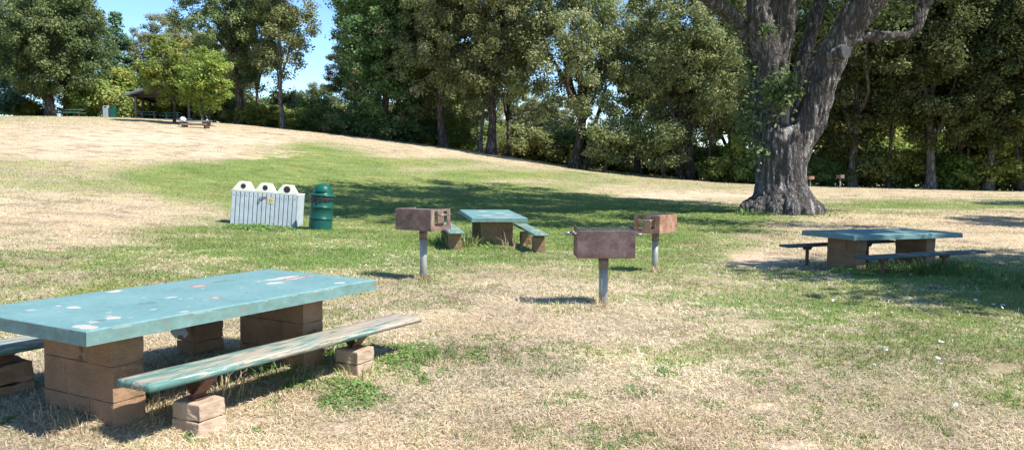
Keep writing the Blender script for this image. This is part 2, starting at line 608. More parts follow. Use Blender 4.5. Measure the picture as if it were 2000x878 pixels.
M['soot'] = mat_simple('soot_black_steel', (.03, .027, .025), (.08, .07, .065), 15, .6, .3)
M['handle'] = mat_simple('worn_steel_bar', (.16, .14, .13), (.34, .31, .29), 20, .45, .6)
M['drum'] = mat_simple('green_drum_paint', (.006, .062, .046), (.013, .095, .07), 3, .36, 0, .05, .002, 30)
M['drum_lid'] = mat_simple('green_lid_plastic', (.005, .075, .055), (.012, .105, .075), 4, .33, 0, .03, .002, 30)
M['bag'] = mat_simple('black_bag', (.012, .012, .014), (.05, .05, .055), 18, .3, 0, .9, .01, 25)
M['slat'] = mat_simple('pale_grey_slats', (.39, .45, .485), (.50, .56, .59), 5, .6, 0, .05, .001, 40)
M['slat_gap'] = mat_simple('cabinet_core', (.07, .08, .09), (.10, .11, .12), 5, .8)
M['cream'] = mat_simple('cream_plastic', (.72, .69, .58), (.82, .79, .70), 3, .5, 0, .05)
M['hole'] = mat_simple('dark_opening', (.035, .02, .02), (.05, .03, .03), 5, .8)
M['notice'] = mat_simple('yellow_notice', (.62, .50, .22), (.74, .64, .34), 6, .6)
M['ink'] = mat_simple('brown_ink', (.12, .08, .03), (.16, .10, .05), 6, .7)
M['white'] = mat_simple('white_scrap', (.62, .62, .60), (.76, .76, .74), 12, .7, 0, .6, .01, 20)
M['post_wood'] = mat_simple('grey_brown_timber', (.16, .11, .085), (.30, .23, .19), 6, .85)
M['post_dark'] = mat_simple('dark_timber', (.06, .04, .035), (.11, .07, .06), 6, .85)
M['roof'] = mat_simple('grey_green_roofing', (.30, .34, .32), (.42, .45, .43), 3, .6)
M['wall_white'] = mat_simple('white_siding', (.70, .72, .74), (.80, .82, .84), 3, .7)
M['green_top'] = mat_simple('far_green_table', (.05, .19, .14), (.09, .25, .19), 4, .5)
M['grey_bin'] = mat_simple('grey_bin_plastic', (.27, .30, .31), (.35, .38, .39), 4, .5)
M['slab_pad'] = mat_simple('concrete_pad', (.36, .34, .31), (.48, .45, .41), 2, .9)
M['bark_oak'] = mat_bark('grey_oak_bark', (.19, .175, .168), (.42, .395, .385), 9, .22, .05)
M['bark'] = mat_bark('far_bark', (.06, .048, .04), (.20, .17, .145), 3, .25, .05)
M['bark_pale'] = mat_bark('pale_bark', (.14, .12, .10), (.34, .30, .27), 3, .25, .04)
M['scar'] = mat_simple('weathered_bare_wood', (.26, .23, .20), (.46, .43, .40), 9, .9, 0, .5, .01, 30)
M['cutwood'] = mat_simple('tarred_cut', (.035, .04, .045), (.08, .085, .09), 9, .7)
G = {}
G['oak'] = mat_leaf('oak_leaves', [(0, (0.110, 0.145, 0.047)), (.5, (0.253, 0.302, 0.100)), (1, (0.420, 0.420, 0.207))])
G['oak_dark'] = mat_leaf('dark_oak_leaves', [(0, (0.070, 0.105, 0.036)), (.5, (0.144, 0.202, 0.060)), (1, (0.302, 0.349, 0.124))])
G['olive'] = mat_leaf('olive_leaves', [(0, (0.126, 0.153, 0.052)), (.5, (0.282, 0.324, 0.114)), (1, (0.420, 0.420, 0.224))])
G['cedar'] = mat_leaf('cedar_needles', [(0, (0.050, 0.122, 0.073)), (.5, (0.124, 0.241, 0.131)), (1, (0.295, 0.420, 0.234))], .12)
G['bright'] = mat_leaf('bright_leaves', [(0, (0.119, 0.179, 0.021)), (.5, (0.223, 0.296, 0.041)), (.9, (0.375, 0.408, 0.072)), (1, (0.420, 0.330, 0.062))], .4)
G['locust'] = mat_leaf('locust_leaves', [(0, (0.051, 0.120, 0.035)), (.5, (0.120, 0.231, 0.060)), (.84, (0.220, 0.353, 0.095)), (.90, (.40, .22, .13)), (1, (.50, .31, .20))])
G['green'] = mat_leaf('mid_green_leaves', [(0, (0.067, 0.135, 0.026)), (.5, (0.166, 0.258, 0.049)), (1, (0.388, 0.420, 0.100))])
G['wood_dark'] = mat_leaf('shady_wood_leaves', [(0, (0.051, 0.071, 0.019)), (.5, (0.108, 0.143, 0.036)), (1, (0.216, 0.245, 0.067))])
G['autumn'] = mat_leaf('turning_leaves', [(0, (0.070, 0.102, 0.023)), (.5, (0.152, 0.189, 0.042)), (.85, (0.333, 0.328, 0.060)), (1, (0.420, 0.266, 0.060))])
M['grass'] = mat_attr('turf_blades', .75, .25)
M['weed'] = mat_attr('weed_leaves', .55, .3, .3)

# ------------------------------------------------------------------ ground
def axis(segs):
    out = []
    for a, b, n in segs:
        out.append(np.linspace(a, b, n, endpoint=False))
    return np.concatenate(out + [[segs[-1][1]]])
ys = axis([(-160, -20, 14), (-20, 2, 22), (2, 24, 180), (24, 100, 170), (100, 260, 40), (260, 1500, 30)])
xh = axis([(0, 10, 75), (10, 62, 90), (62, 160, 28), (160, 900, 24)])
xs = np.concatenate([-xh[::-1][:-1], xh])
XX, YY = np.meshgrid(xs, ys)
ZZ = gz(XX, YY)
far = np.clip((np.hypot(XX, YY) - 250) / 300, 0, 1)
ZZ = ZZ * (1 - far) + (-1.5) * far
gg, bb = field(XX, YY, ZZ)
nx, ny = len(xs), len(ys)
ii = np.arange(nx * ny).reshape(ny, nx)
quads = np.stack([ii[:-1, :-1], ii[:-1, 1:], ii[1:, 1:], ii[1:, :-1]], -1).reshape(-1, 4)
V = np.stack([XX, YY, ZZ], -1).reshape(-1, 3)
dd = np.clip((np.hypot(XX, YY) - 12) / 25, 0, 1)
me = npmesh('ground', V, quads, smooth=True, col=np.stack([gg, bb, dd], -1).reshape(-1, 3))
def mat_ground():
    m, t, b = nodes('turf_ground')
    pos = t.nodes.new('ShaderNodeNewGeometry').outputs['Position']
    a = N(t, 'Attribute', attribute_name='tone')
    sep = t.nodes.new('ShaderNodeSeparateColor')
    t.links.new(a.outputs['Color'], sep.inputs[0])
    mp = t.nodes.new('ShaderNodeMapping')
    t.links.new(pos, mp.inputs[0])
    nA = noise(t, mp.outputs[0], .9, 8, .72)
    nB = noise(t, mp.outputs[0], 7, 6, .75)
    nC = noise(t, mp.outputs[0], 38, 4, .75)
    nD = noise(t, mp.outputs[0], .25, 4, .6)
    def math_(op, x, y, z=None):
        n = N(t, 'Math', operation=op)
        for i, v in enumerate((x, y, z)):
            if v is None: continue
            if isinstance(v, (int, float)): n.inputs[i].default_value = v
            else: t.links.new(v, n.inputs[i])
        return n.outputs[0]
    # greenness broken up by noise
    s = math_('MULTIPLY_ADD', nA, 1.5, math_('MULTIPLY_ADD', nB, .9, math_('MULTIPLY', nC, .7)))
    gsel = math_('ADD', math_('MULTIPLY_ADD', sep.outputs[0], 1.35, -.68), math_('ADD', s, -1.55))
    gm = ramp(t, gsel, [(-.0, (0, 0, 0)), (.30, (1, 1, 1))])
    gm2 = math_('ADD', gsel, .42)
    gm = ramp(t, gm2, [(.27, (0, 0, 0)), (.62, (1, 1, 1))])
    straw = ramp(t, nB, [(.28, (.27, .195, .125)), (.48, (.46, .35, .23)), (.62, (.56, .45, .31)), (.75, (.64, .54, .39))])
    straw = mix(t, .6, straw, ramp(t, nC, [(.38, (.24, .17, .11)), (.6, (.70, .58, .42))]))
    yel = ramp(t, nC, [(.3, (.20, .19, .06)), (.7, (.44, .40, .17))])
    grn = ramp(t, nC, [(.36, (.05, .095, .02)), (.5, (.14, .21, .05)), (.64, (.30, .36, .12))])
    grn = mix(t, .45, grn, ramp(t, nB, [(.3, (.09, .145, .035)), (.7, (.24, .27, .09))]))
    ym = ramp(t, nD, [(.45, (0, 0, 0)), (.65, (1, 1, 1))])
    grn = mix(t, math_('MULTIPLY', ym, .5), grn, yel)
    dark_ = ramp(t, nA, [(.38, (.58, .56, .50)), (.5, (.98, .98, .98)), (.62, (1.2, 1.14, 1.02))])
    straw = mix(t, 1.0, straw, dark_, 'MULTIPLY')
    grn = mix(t, .7, grn, dark_, 'MULTIPLY')
    col = mix(t, gm, straw, grn)
    bs = math_('ADD', sep.outputs[1], math_('MULTIPLY_ADD', nB, 1.3, math_('MULTIPLY_ADD', nA, 1.6, -1.85)))
    bm_ = ramp(t, bs, [(.15, (0, 0, 0)), (.45, (1, 1, 1))])
    soil = ramp(t, nC, [(.38, (.40, .27, .17)), (.5, (.62, .46, .32)), (.62, (.74, .60, .44))])
    col = mix(t, bm_, col, soil)
    t.links.new(col, b.inputs['Base Color'])
    b.inputs['Roughness'].default_value = .95
    b.inputs['Specular IOR Level'].default_value = .1
    hh = math_('MULTIPLY_ADD', nC, .4, nB)
    bump(t, b, hh, .8, .05)
    return m
ground = link('ground', me, None, mat_ground())
tag(ground, kind='structure')

# ------------------------------------------------------------------ grass blades
def blades():
    n = 1900000
    dmin, dmax = 2.6, 88.0
    # sample distance with density falling as d^-1.35 over a sector
    d = dmin * (dmax / dmin) ** rng.random(n)
    half = .72 * d + 1.4
    acc = rng.random(n) < (half / d) * .50 * np.where(d < 30, 1.15, .75)
    d = d[acc]
    half = half[acc]
    x = (rng.random(len(d)) * 2 - 1) * half
    # the sector sampling is even in the picture: d*d(ln d)*half/d
    keep = rng.random(len(d)) < 1.0
    x, y = x[keep], d[keep]
    z = gz(x, y)
    g, b = field(x, y, z)
    nn = fbm(x, y, 1.1, 21, 5)
    n3 = fbm(x, y, 9, 31, 3)
    green = (g * 1.35 - .68 + (nn - .5) * 2.1 + (n3 - .5) * 1.5) + rng.normal(0, .16, len(x)) > 0
    bare = (b + (nn - .5) * 1.2 + (n3 - .5) * 1.1) > .42
    keep = (~bare | (rng.random(len(x)) < .10)) & ((y < 60) | (np.abs(x) < 60))
    x, y, z, green, g, nn = x[keep], y[keep], z[keep], green[keep], g[keep], nn[keep]
    n = len(x)
    sc_ = (y / 5.0) ** .62
    L = np.where(green, rng.uniform(.018, .050, n), rng.uniform(.022, .062, n)) * (.75 + .35 * sc_)
    W = np.where(green, rng.uniform(.0032, .0058, n), rng.uniform(.0024, .0046, n)) * sc_ * 1.05
    az = rng.random(n) * 2 * PI
    el = np.where(green, rng.uniform(.3, 1.35, n), rng.uniform(.02, .75, n))
    el2 = el - np.where(green, rng.uniform(.3, 1.1, n), rng.uniform(.1, .7, n))
    hx, hy = np.cos(az), np.sin(az)
    tw = rng.normal(0, .6, n)
    az2 = az + tw
    base = np.stack([x, y, z + np.where(green, 0, rng.uniform(0, .012, n))], -1)
    side = np.stack([-hy, hx, rng.normal(0, .3, n)], -1) * (W / 2)[:, None]
    mid = base + np.stack([hx * np.cos(el), hy * np.cos(el), np.sin(el)], -1) * (L * .5)[:, None]
    tip = mid + np.stack([np.cos(az2) * np.cos(el2), np.sin(az2) * np.cos(el2), np.sin(el2)], -1) * (L * .5)[:, None]
    tip[:, 2] = np.maximum(tip[:, 2], z + .002)
    V = np.stack([base - side, base + side, mid + side * .8, mid - side * .8, tip], 1).reshape(-1, 3)
    i = np.arange(n) * 5
    Q = np.stack([i, i + 1, i + 2, i + 3], -1)
    T = np.stack([i + 3, i + 2, i + 4], -1)
    u = rng.random(n)[:, None]
    straw = np.array([.50, .41, .26]) * (1 - u) + np.array([.83, .75, .56]) * u
    pink = rng.random(n) < .3
    straw[pink] *= np.array([1.0, .91, .90])
    dk = rng.random(n) < .14
    straw[dk] *= .42
    gr = np.array([.08, .165, .032]) * (1 - u) + np.array([.23, .36, .095]) * u
    ylw = rng.random(n) < (.28 + .5 * (fbm(x, y, .45, 77, 2) > .53))
    gr[ylw] = (gr[ylw] * .45 + np.array([.34, .32, .13]) * .55)
    mixed = (rng.random(n) < .19)
    straw[mixed] = straw[mixed] * .35 + np.array([.26, .30, .10]) * .65
    patch = fbm(x, y, .8, 91, 4)
    straw *= np.clip(.45 + 1.1 * patch, .5, 1.3)[:, None]
    rosy = np.clip((fbm(x, y, .5, 95, 3) - .45) * 4, 0, 1)[:, None]
    straw = straw * (1 - rosy * np.array([0, .07, .10]))
    gr *= np.clip(.5 + 1.0 * patch, .5, 1.4)[:, None]
    col = np.where(green[:, None], gr, np.clip(straw, 0, .92))
    return npmesh('grass', V, Q, T, col=np.repeat(col, 5, 0)), n
gm, nb = blades()
grass = link('grass', gm, None, M['grass'])
tag(grass, 'mottled dry straw and green turf blades covering the park lawn', 'grass', kind='stuff')

# broad-leaf weeds growing round legs and posts
def weeds(name, spots, seed, mat=None, c0=(.07, .15, .03), c1=(.24, .36, .09)):
    r = np.random.default_rng(seed)
    Vs, cols = [], []
    for (x, y, rx, ry, n, h, s) in spots:
        a = r.random(n) * 2 * PI
        q = np.sqrt(r.random(n))
        px, py = x + np.cos(a) * q * rx, y + np.sin(a) * q * ry
        lump = fbm(px, py, 5, seed, 3)
        k = (lump - .35 * q + r.normal(0, .05, len(q))) > .22
        px, py, q, lump = px[k], py[k], q[k], lump[k]
        m = len(px)
        pz = gz(px, py) + r.random(m) * h * (1.15 - q) * (lump * 1.4)
        nrm = np.stack([r.normal(0, .45, m), r.normal(-.15, .45, m), np.ones(m)], -1)
        nrm /= np.linalg.norm(nrm, axis=1)[:, None]
        t = np.cross(nrm, r.normal(size=(m, 3)))
        t /= np.linalg.norm(t, axis=1)[:, None]
        b = np.cross(nrm, t)
        sz = (s * r.uniform(.6, 1.4, m))[:, None]
        P = np.stack([px, py, pz], -1)
        Vs.append(np.stack([P - t * sz, P + b * sz * .55 - nrm * sz * .15, P + t * sz, P - b * sz * .55 - nrm * sz * .15], 1).reshape(-1, 3))
        u = r.random(m)[:, None]
        cols.append(np.repeat(np.array(c0) * (1 - u) + np.array(c1) * u, 4, 0))
    V = np.concatenate(Vs)
    n = len(V) // 4
    Q = (np.arange(n) * 4)[:, None] + np.arange(4)[None]
    return link(name, npmesh(name, V, Q, col=np.concatenate(cols)), None, mat or M['weed'])
def tufts(spots, seed):
    r = np.random.default_rng(seed)
    Vs, cs, Qs, Ts = [], [], [], []
    k0 = 0
    for (x, y, rad, n, L, W, col) in spots:
        a = r.random(n) * 2 * PI
        q = np.sqrt(r.random(n)) * rad
        bx, by = x + np.cos(a) * q, y + np.sin(a) * q
        bz = gz(bx, by)
        az = a + r.normal(0, .7, n)
        el = r.uniform(.7, 1.45, n)
        l = L * r.uniform(.5, 1.1, n)
        base = np.stack([bx, by, bz], -1)
        side = np.stack([-np.sin(az), np.cos(az), 0 * az], -1) * (W / 2)
        mid = base + np.stack([np.cos(az) * np.cos(el), np.sin(az) * np.cos(el), np.sin(el)], -1) * (l * .55)[:, None]
        el2 = el - r.uniform(.3, 1.2, n)
        tip = mid + np.stack([np.cos(az) * np.cos(el2), np.sin(az) * np.cos(el2), np.sin(el2)], -1) * (l * .45)[:, None]
        Vs.append(np.stack([base - side, base + side, mid + side * .8, mid - side * .8, tip], 1).reshape(-1, 3))
        i = np.arange(n) * 5 + k0
        Qs.append(np.stack([i, i + 1, i + 2, i + 3], -1))
        Ts.append(np.stack([i + 3, i + 2, i + 4], -1))
        k0 += n * 5
        u = r.uniform(.6, 1.5, n)[:, None]
        cs.append(np.repeat(np.array(col) * u, 5, 0))
    return npmesh('tall_grass', np.concatenate(Vs), np.concatenate(Qs), np.concatenate(Ts), col=np.clip(np.concatenate(cs), 0, 1))

def gp(px, d):
    return X(px, d), d
WS = []
def ws(px, py, zrel, rxp, ryp, n, h, s):
    x, y = hit(px, py)
    x1 = x + rxp / F * y
    _, y1 = hit(px, py - ryp)
    WS.append((x, y, abs(x1 - x), abs(y1 - y), n, h, s))
ws(810, 705, -1.46, 85, 40, 3600, .08, .012)
ws(690, 770, -1.46, 85, 42, 2300, .07, .013)
ws(520, 735, -1.45, 120, 28, 2200, .07, .012)
ws(620, 700, -1.45, 60, 26, 1500, .08, .012)
ws(650, 680, -1.45, 60, 22, 1300, .09, .012)
ws(500, 848, -1.46, 22, 10, 90, .05, .012)
ws(270, 785, -1.43, 22, 16, 260, .09, .013)
ws(15, 825, -1.42, 30, 22, 420, .07, .014)
ws(70, 750, -1.42, 20, 20, 160, .07, .013)
ws(375, 858, -1.46, 18, 6, 60, .04, .010)
ws(1300, 727, -1.5, 30, 10, 330, .04, .013)
ws(925, 700, -1.48, 34, 14, 330, .03, .012)
ws(515, 447, -1.69, 75, 7, 2300, .16, .035)
ws(640, 446, -1.7, 25, 8, 350, .08, .03)
ws(455, 443, -1.69, 22, 6, 400, .10, .03)
ws(935, 478, -1.58, 60, 9, 900, .14, .025)
ws(970, 484, -1.58, 30, 7, 400, .08, .025)
ws(1650, 531, -1.6, 40, 9, 520, .13, .022)
ws(1880, 530, -1.58, 50, 12, 650, .10, .022)
ws(1760, 528, -1.6, 70, 10, 500, .10, .020)
ws(1550, 412, -1.62, 75, 8, 700, .2, .05)
w1 = weeds('weeds', WS, 5)
tag(w1, 'low broad leaved green weeds around table legs, bins and benches', 'weeds', kind='stuff')
FL = []
for k in range(260):
    d_ = 4.2 * (22 / 4.2) ** rng.random()
    FL.append((float((rng.random() * 2 - 1) * (.68 * d_ + .5)), float(d_), .25, .25, 5, .012, .017))
fl = weeds('fallen_leaves', FL, 77, M['weed'], (.16, .09, .045), (.36, .24, .13))
tag(fl, 'scattered small brown dead leaves lying on the dry turf', 'leaves', kind='stuff')
TS = []
def ts(px, py, zrel, rad, n, L, W, col):
    x, y = hit(px, py)
    TS.append((x, y, rad, n, L, W, col))
GRN, STR, PALE = (.12, .20, .05), (.48, .38, .22), (.34, .36, .14)
for a in [(860, 478, -1.58, .25, 110, .42, .012, GRN), (900, 482, -1.58, .35, 140, .38, .012, PALE), (935, 478, -1.58, .3, 60, .6, .010, PALE), (1000, 486, -1.58, .2, 30, .35, .009, STR),
          (1040, 488, -1.58, .15, 25, .3, .009, STR), (1030, 470, -1.58, .25, 50, .3, .012, GRN),
          (1700, 530, -1.6, .35, 160, .22, .010, GRN), (1790, 532, -1.6, .5, 300, .26, .010, GRN), (1850, 530, -1.58, .4, 260, .25, .010, GRN), (1930, 540, -1.57, .6, 420, .2, .010, GRN), (1990, 555, -1.57, .6, 380, .2, .010, GRN),
          (440, 775, -1.45, .15, 60, .22, .005, STR), (700, 740, -1.46, .15, 60, .16, .005, PALE), (560, 755, -1.45, .22, 90, .17, .005, GRN), (640, 715, -1.45, .22, 90, .17, .005, GRN),
          (250, 800, -1.43, .25, 140, .14, .005, STR), (320, 790, -1.45, .15, 90, .14, .005, STR), (180, 820, -1.42, .3, 160, .12, .005, STR), (1172, 600, -1.48, .08, 50, .14, .006, STR), (1100, 605, -1.48, .3, 160, .09, .007, PALE),
          (826, 548, -1.5, .1, 50, .14, .007, STR), (1281, 532, -1.55, .1, 50, .14, .008, STR), (1550, 414, -1.62, 1.0, 500, .3, .03, GRN), (1480, 418, -1.62, .7, 200, .25, .03, GRN),
          (840, 700, -1.46, .25, 160, .13, .006, GRN), (1280, 845, -1.5, .2, 110, .1, .004, STR), (960, 690, -1.48, .15, 70, .09, .005, GRN), (1070, 735, -1.49, .12, 70, .09, .005, GRN), (1250, 770, -1.5, .12, 60, .09, .005, GRN)]:
    ts(*a)
tg = link('tall_grass', tufts(TS, 8), None, M['weed'])
tag(tg, 'taller grass tufts and seed stalks beside the picnic tables', 'grass tufts', kind='stuff')

# ------------------------------------------------------------------ picnic tables
TL, TW, TT, LEGA = 2.26, 1.084, .076, .727
def pedestal(parent, sx, h, courses=3, seed=0):
    """masonry pedestal of concrete blocks, its long side across the table"""
    r = random.Random(seed)
    mb = MB()
    lt, lw = .2, .61
    top = -TT
    hh = .197
    mb2 = MB()
    z = top
    for k in range(courses + 1):
        z0 = z - hh
        # 24 in course: one 16 in and one 8 in block, alternating
        if k % 2 == 0: parts = [(-lw / 2, lw / 6), (lw / 6, lw / 2)]
        else: parts = [(-lw / 2, -lw / 6 + .0), (-lw / 6, lw / 2)]
        if seed % 2 == 0: parts = [(-b, -a) for a, b in parts]
        for a, b in parts:
            g = .0025
            j = r.uniform(-.004, .004)
            mb.box((sx * LEGA + j, (a + b) / 2 + r.uniform(-.002, .002), z - hh / 2), (lt + r.uniform(-.004, .004), b - a - g, hh - .003), bev=.004)
        z -= hh
    o = mb.build('pedestal', M['block'], parent)
    roughen(o, .007, 13, 5, seed)
    core = MB().box((sx * LEGA, 0, top - hh * (courses + 1) / 2 - .004), (lt - .020, lw - .020, hh * (courses + 1) - .02)).build('mortar', M['mortar'], o)
    return o

def table_top(parent, chips=(), seed=0, res=.012):
    nxx, nyy = int(TL / res), int(TW / res)
    gx = np.linspace(-TL / 2, TL / 2, nxx)
    gy = np.linspace(-TW / 2, TW / 2, nyy)
    A, B = np.meshgrid(gx, gy)
    col = np.zeros(A.shape + (3,))
    r = np.random.default_rng(seed)
    n1 = .5 * fbm(A + 5, B + 9, 14, seed, 4) + .5 * fbm(A + 1, B + 2, 40, seed + 1, 3)
    for (u, v, ru, rv, kind, s) in chips:
        q = ((A - u) / ru) ** 2 + ((B - v) / rv) ** 2
        m = np.clip((1.1 - q + (n1 - .5) * 4.4) * 5, 0, 1) * s
        if kind == 'w':
            col[..., 0] = np.maximum(col[..., 0], m)
        elif kind == 'wr':
            n2 = fbm(A, B, 22, seed + 3, 3)
            col[..., 0] = np.maximum(col[..., 0], m * (n2 > .45))
            col[..., 1] = np.maximum(col[..., 1], m * (n2 <= .5))
        elif kind == 'r':
            col[..., 1] = np.maximum(col[..., 1], m)
            m2 = np.clip((.45 - q + (n1 - .5) * 3) * 4, 0, 1)
            col[..., 0] = np.maximum(col[..., 0], m2 * .8)
        else:
            col[..., 2] = np.maximum(col[..., 2], m * .5)
    wav = (fbm(A, B, 2.2, seed + 9, 3) - .5) * .006
    top = np.stack([A, B, wav], -1)
    bot = np.stack([A, B, np.full_like(A, -TT)], -1)
    # round the rim: the outermost ring is dropped and pulled in
    rim = np.zeros(A.shape, bool)
    rim[0, :] = rim[-1, :] = True
    rim[:, 0] = rim[:, -1] = True
    edge = (fbm(A * 3, B * 3, 6, seed + 4, 3) - .5) * .008
    top[..., 2] -= rim * .007
    top[..., 0] -= np.sign(A) * (np.abs(A) > TL / 2 - 1e-6) * (.003 + np.abs(edge))
    top[..., 1] -= np.sign(B) * (np.abs(B) > TW / 2 - 1e-6) * (.003 + np.abs(edge))
    nA = nxx * nyy
    it = np.arange(nA).reshape(nyy, nxx)
    ib = it + nA
    q = [np.stack([it[:-1, :-1], it[:-1, 1:], it[1:, 1:], it[1:, :-1]], -1).reshape(-1, 4),
         np.stack([ib[:-1, :-1], ib[1:, :-1], ib[1:, 1:], ib[:-1, 1:]], -1).reshape(-1, 4)]
    for s, rev in ((np.s_[0, :], False), (np.s_[-1, :], True), (np.s_[:, 0], True), (np.s_[:, -1], False)):
        a, b = it[s], ib[s]
        f = np.stack([b[:-1], b[1:], a[1:], a[:-1]], -1)
        if rev: f = f[:, ::-1]
        q.append(f)
    # side faces on vertices of their own: crisp, worn rim, weaker sun painted in
    q = q[:2]
    Vl = [top.reshape(-1, 3), bot.reshape(-1, 3)]
    cl = [col.reshape(-1, 3), (col * 0).reshape(-1, 3)]
    k0 = 2 * nA
    for s, rev in ((np.s_[0, :], False), (np.s_[-1, :], True), (np.s_[:, 0], True), (np.s_[:, -1], False)):
        a, b = top[s], bot[s]
        m = len(a)
        rows = 7
        tt = np.linspace(0, 1, rows)[:, None, None]
        S_ = a[None] * (1 - tt) + b[None] * tt
        g1_ = fbm(S_[..., 0] * 3 + S_[..., 1] * 3, S_[..., 2] * 6, 5, seed + 31, 4)
        g2_ = fbm(S_[..., 0] + S_[..., 1], S_[..., 2] * 2, 16, seed + 37, 4)
        out = np.zeros((3,))
        sgn = .004 * (g2_ - .5)
        if m == nxx: S_[..., 1] += sgn
        else: S_[..., 0] += sgn
        cs = np.zeros(S_.shape)
        cs[..., 2] = np.clip(.33 + (g1_ - .5) * .8, .0, .6)
        cs[..., 0] = np.clip((g2_ - .80) * 9, 0, .8)
        cs[..., 1] = np.clip((g1_ * .5 + g2_ * .5 - .71) * 14, 0, 1)
        cs[0, :, 0] = np.clip((g2_[0] - .55) * 6, 0, .6)
        idx = np.arange(rows * m).reshape(rows, m) + k0
        f = np.stack([idx[:-1, :-1], idx[1:, :-1], idx[1:, 1:], idx[:-1, 1:]], -1).reshape(-1, 4)
        q.append(f[:, ::-1] if rev else f)
        Vl.append(S_.reshape(-1, 3))
        cl.append(cs.reshape(-1, 3))
        k0 += rows * m
    V = np.concatenate(Vl)
    cc = np.clip(np.concatenate(cl), 0, 1)
    me = npmesh('table_top', V, np.concatenate(q), col=cc)
    o = link('table_top', me, parent, M['paint'])
    return o

def picnic_table(loc, yaw, rx, ry, label, chips, seed, courses):
    o = empty('picnic_table', loc, (rx, ry, yaw))
    o.rotation_mode = 'XYZ'
    tag(o, label, 'picnic table', 'concrete picnic tables on the lawn')
    table_top(o, chips, seed)
    for i, s in enumerate((-1, 1)):
        p = pedestal(o, s, 0, courses, seed + i)
    return o

# table 1: chips located on the table from the photograph
T1 = (-2.004, 5.151, -.815)
Y1 = 1.072
def t1_local(px, py):
    x, y = unproj(px, py, T1[2])
    dx, dy = x - T1[0], y - T1[1]
    c, s = math.cos(Y1), math.sin(Y1)
    return dx * c + dy * s, -dx * s + dy * c
ch = []
for px, py, ru, rv, k, s in [(222, 622, .05, .06, 'w', 1), (147, 603, .035, .06, 'w', 1), (116, 601, .02, .025, 'wr', 1), (223, 571, .06, .05, 'w', .95), (333, 581, .045, .03, 'w', 1),
                             (390, 558, .08, .07, 'r', .9), (421, 580, .05, .04, 'r', .8), (544, 541, .22, .05, 'w', .95), (537, 550, .08, .05, 'w', .95), (575, 541, .12, .04, 'r', 1), (600, 537, .06, .04, 'wr', 1),
                             (662, 548, .05, .05, 'w', .9), (165, 641, .05, .12, 'w', .8), (178, 645, .03, .02, 'r', 1), (358, 609, .035, .025, 'w', .8), (435, 548, .1, .05, 's', 1), (286, 593, .09, .06, 's', .8),
                             (195, 628, .03, .04, 's', 1), (180, 632, .03, .03, 'w', .8), (470, 560, .02, .02, 'wr', .8), (300, 605, .03, .015, 'w', .8), (480, 570, .03, .015, 's', 1), (640, 540, .05, .04, 's', 1), (345, 565, .05, .03, 's', .7), (60, 610, .03, .03, 'w', .6), (520, 531, .05, .03, 's', .8)]:
    u, v = t1_local(px, py)
    ch.append((u, v, ru * .78, rv * .72, k, s))
for k in range(26):
    ch.append((random.uniform(-1.1, 1.1), random.uniform(-.53, .53), random.uniform(.006, .018), random.uniform(.006, .014), random.choice('wwws'), .8))
t1 = picnic_table((T1[0], T1[1], T1[2] + CZ), Y1, .010, .012, 'large chipped teal concrete picnic table on block legs, nearest the camera', ch, 2, 3)
ch2 = [(-.9, -.1, .1, .2, 'w', .5), (-.5, .2, .12, .14, 'w', .6), (.2, -.2, .2, .1, 'w', .5), (-1.05, -.35, .05, .1, 'r', 1), (-.3, -.3, .1, .1, 'w', .7), (.6, .1, .2, .1, 'w', .5), (-.8, .35, .1, .06, 's', 1)]
t2 = picnic_table((-.416, 16.577, -.999 + CZ), 1.737, .012, -.016, 'pale blue-green picnic table beyond the grills, seen end on, tall grass at its leg', ch2, 5, 3)
ch3 = [(.3, .1, .2, .1, 'w', .35), (-.6, -.2, .1, .12, 's', .5), (.8, -.1, .1, .1, 'w', .3)]
t3 = picnic_table((5.867, 12.855, -1.060 + CZ), .398, -.005, .015, 'dark teal picnic table standing in tree shade on the right', ch3, 8, 3)

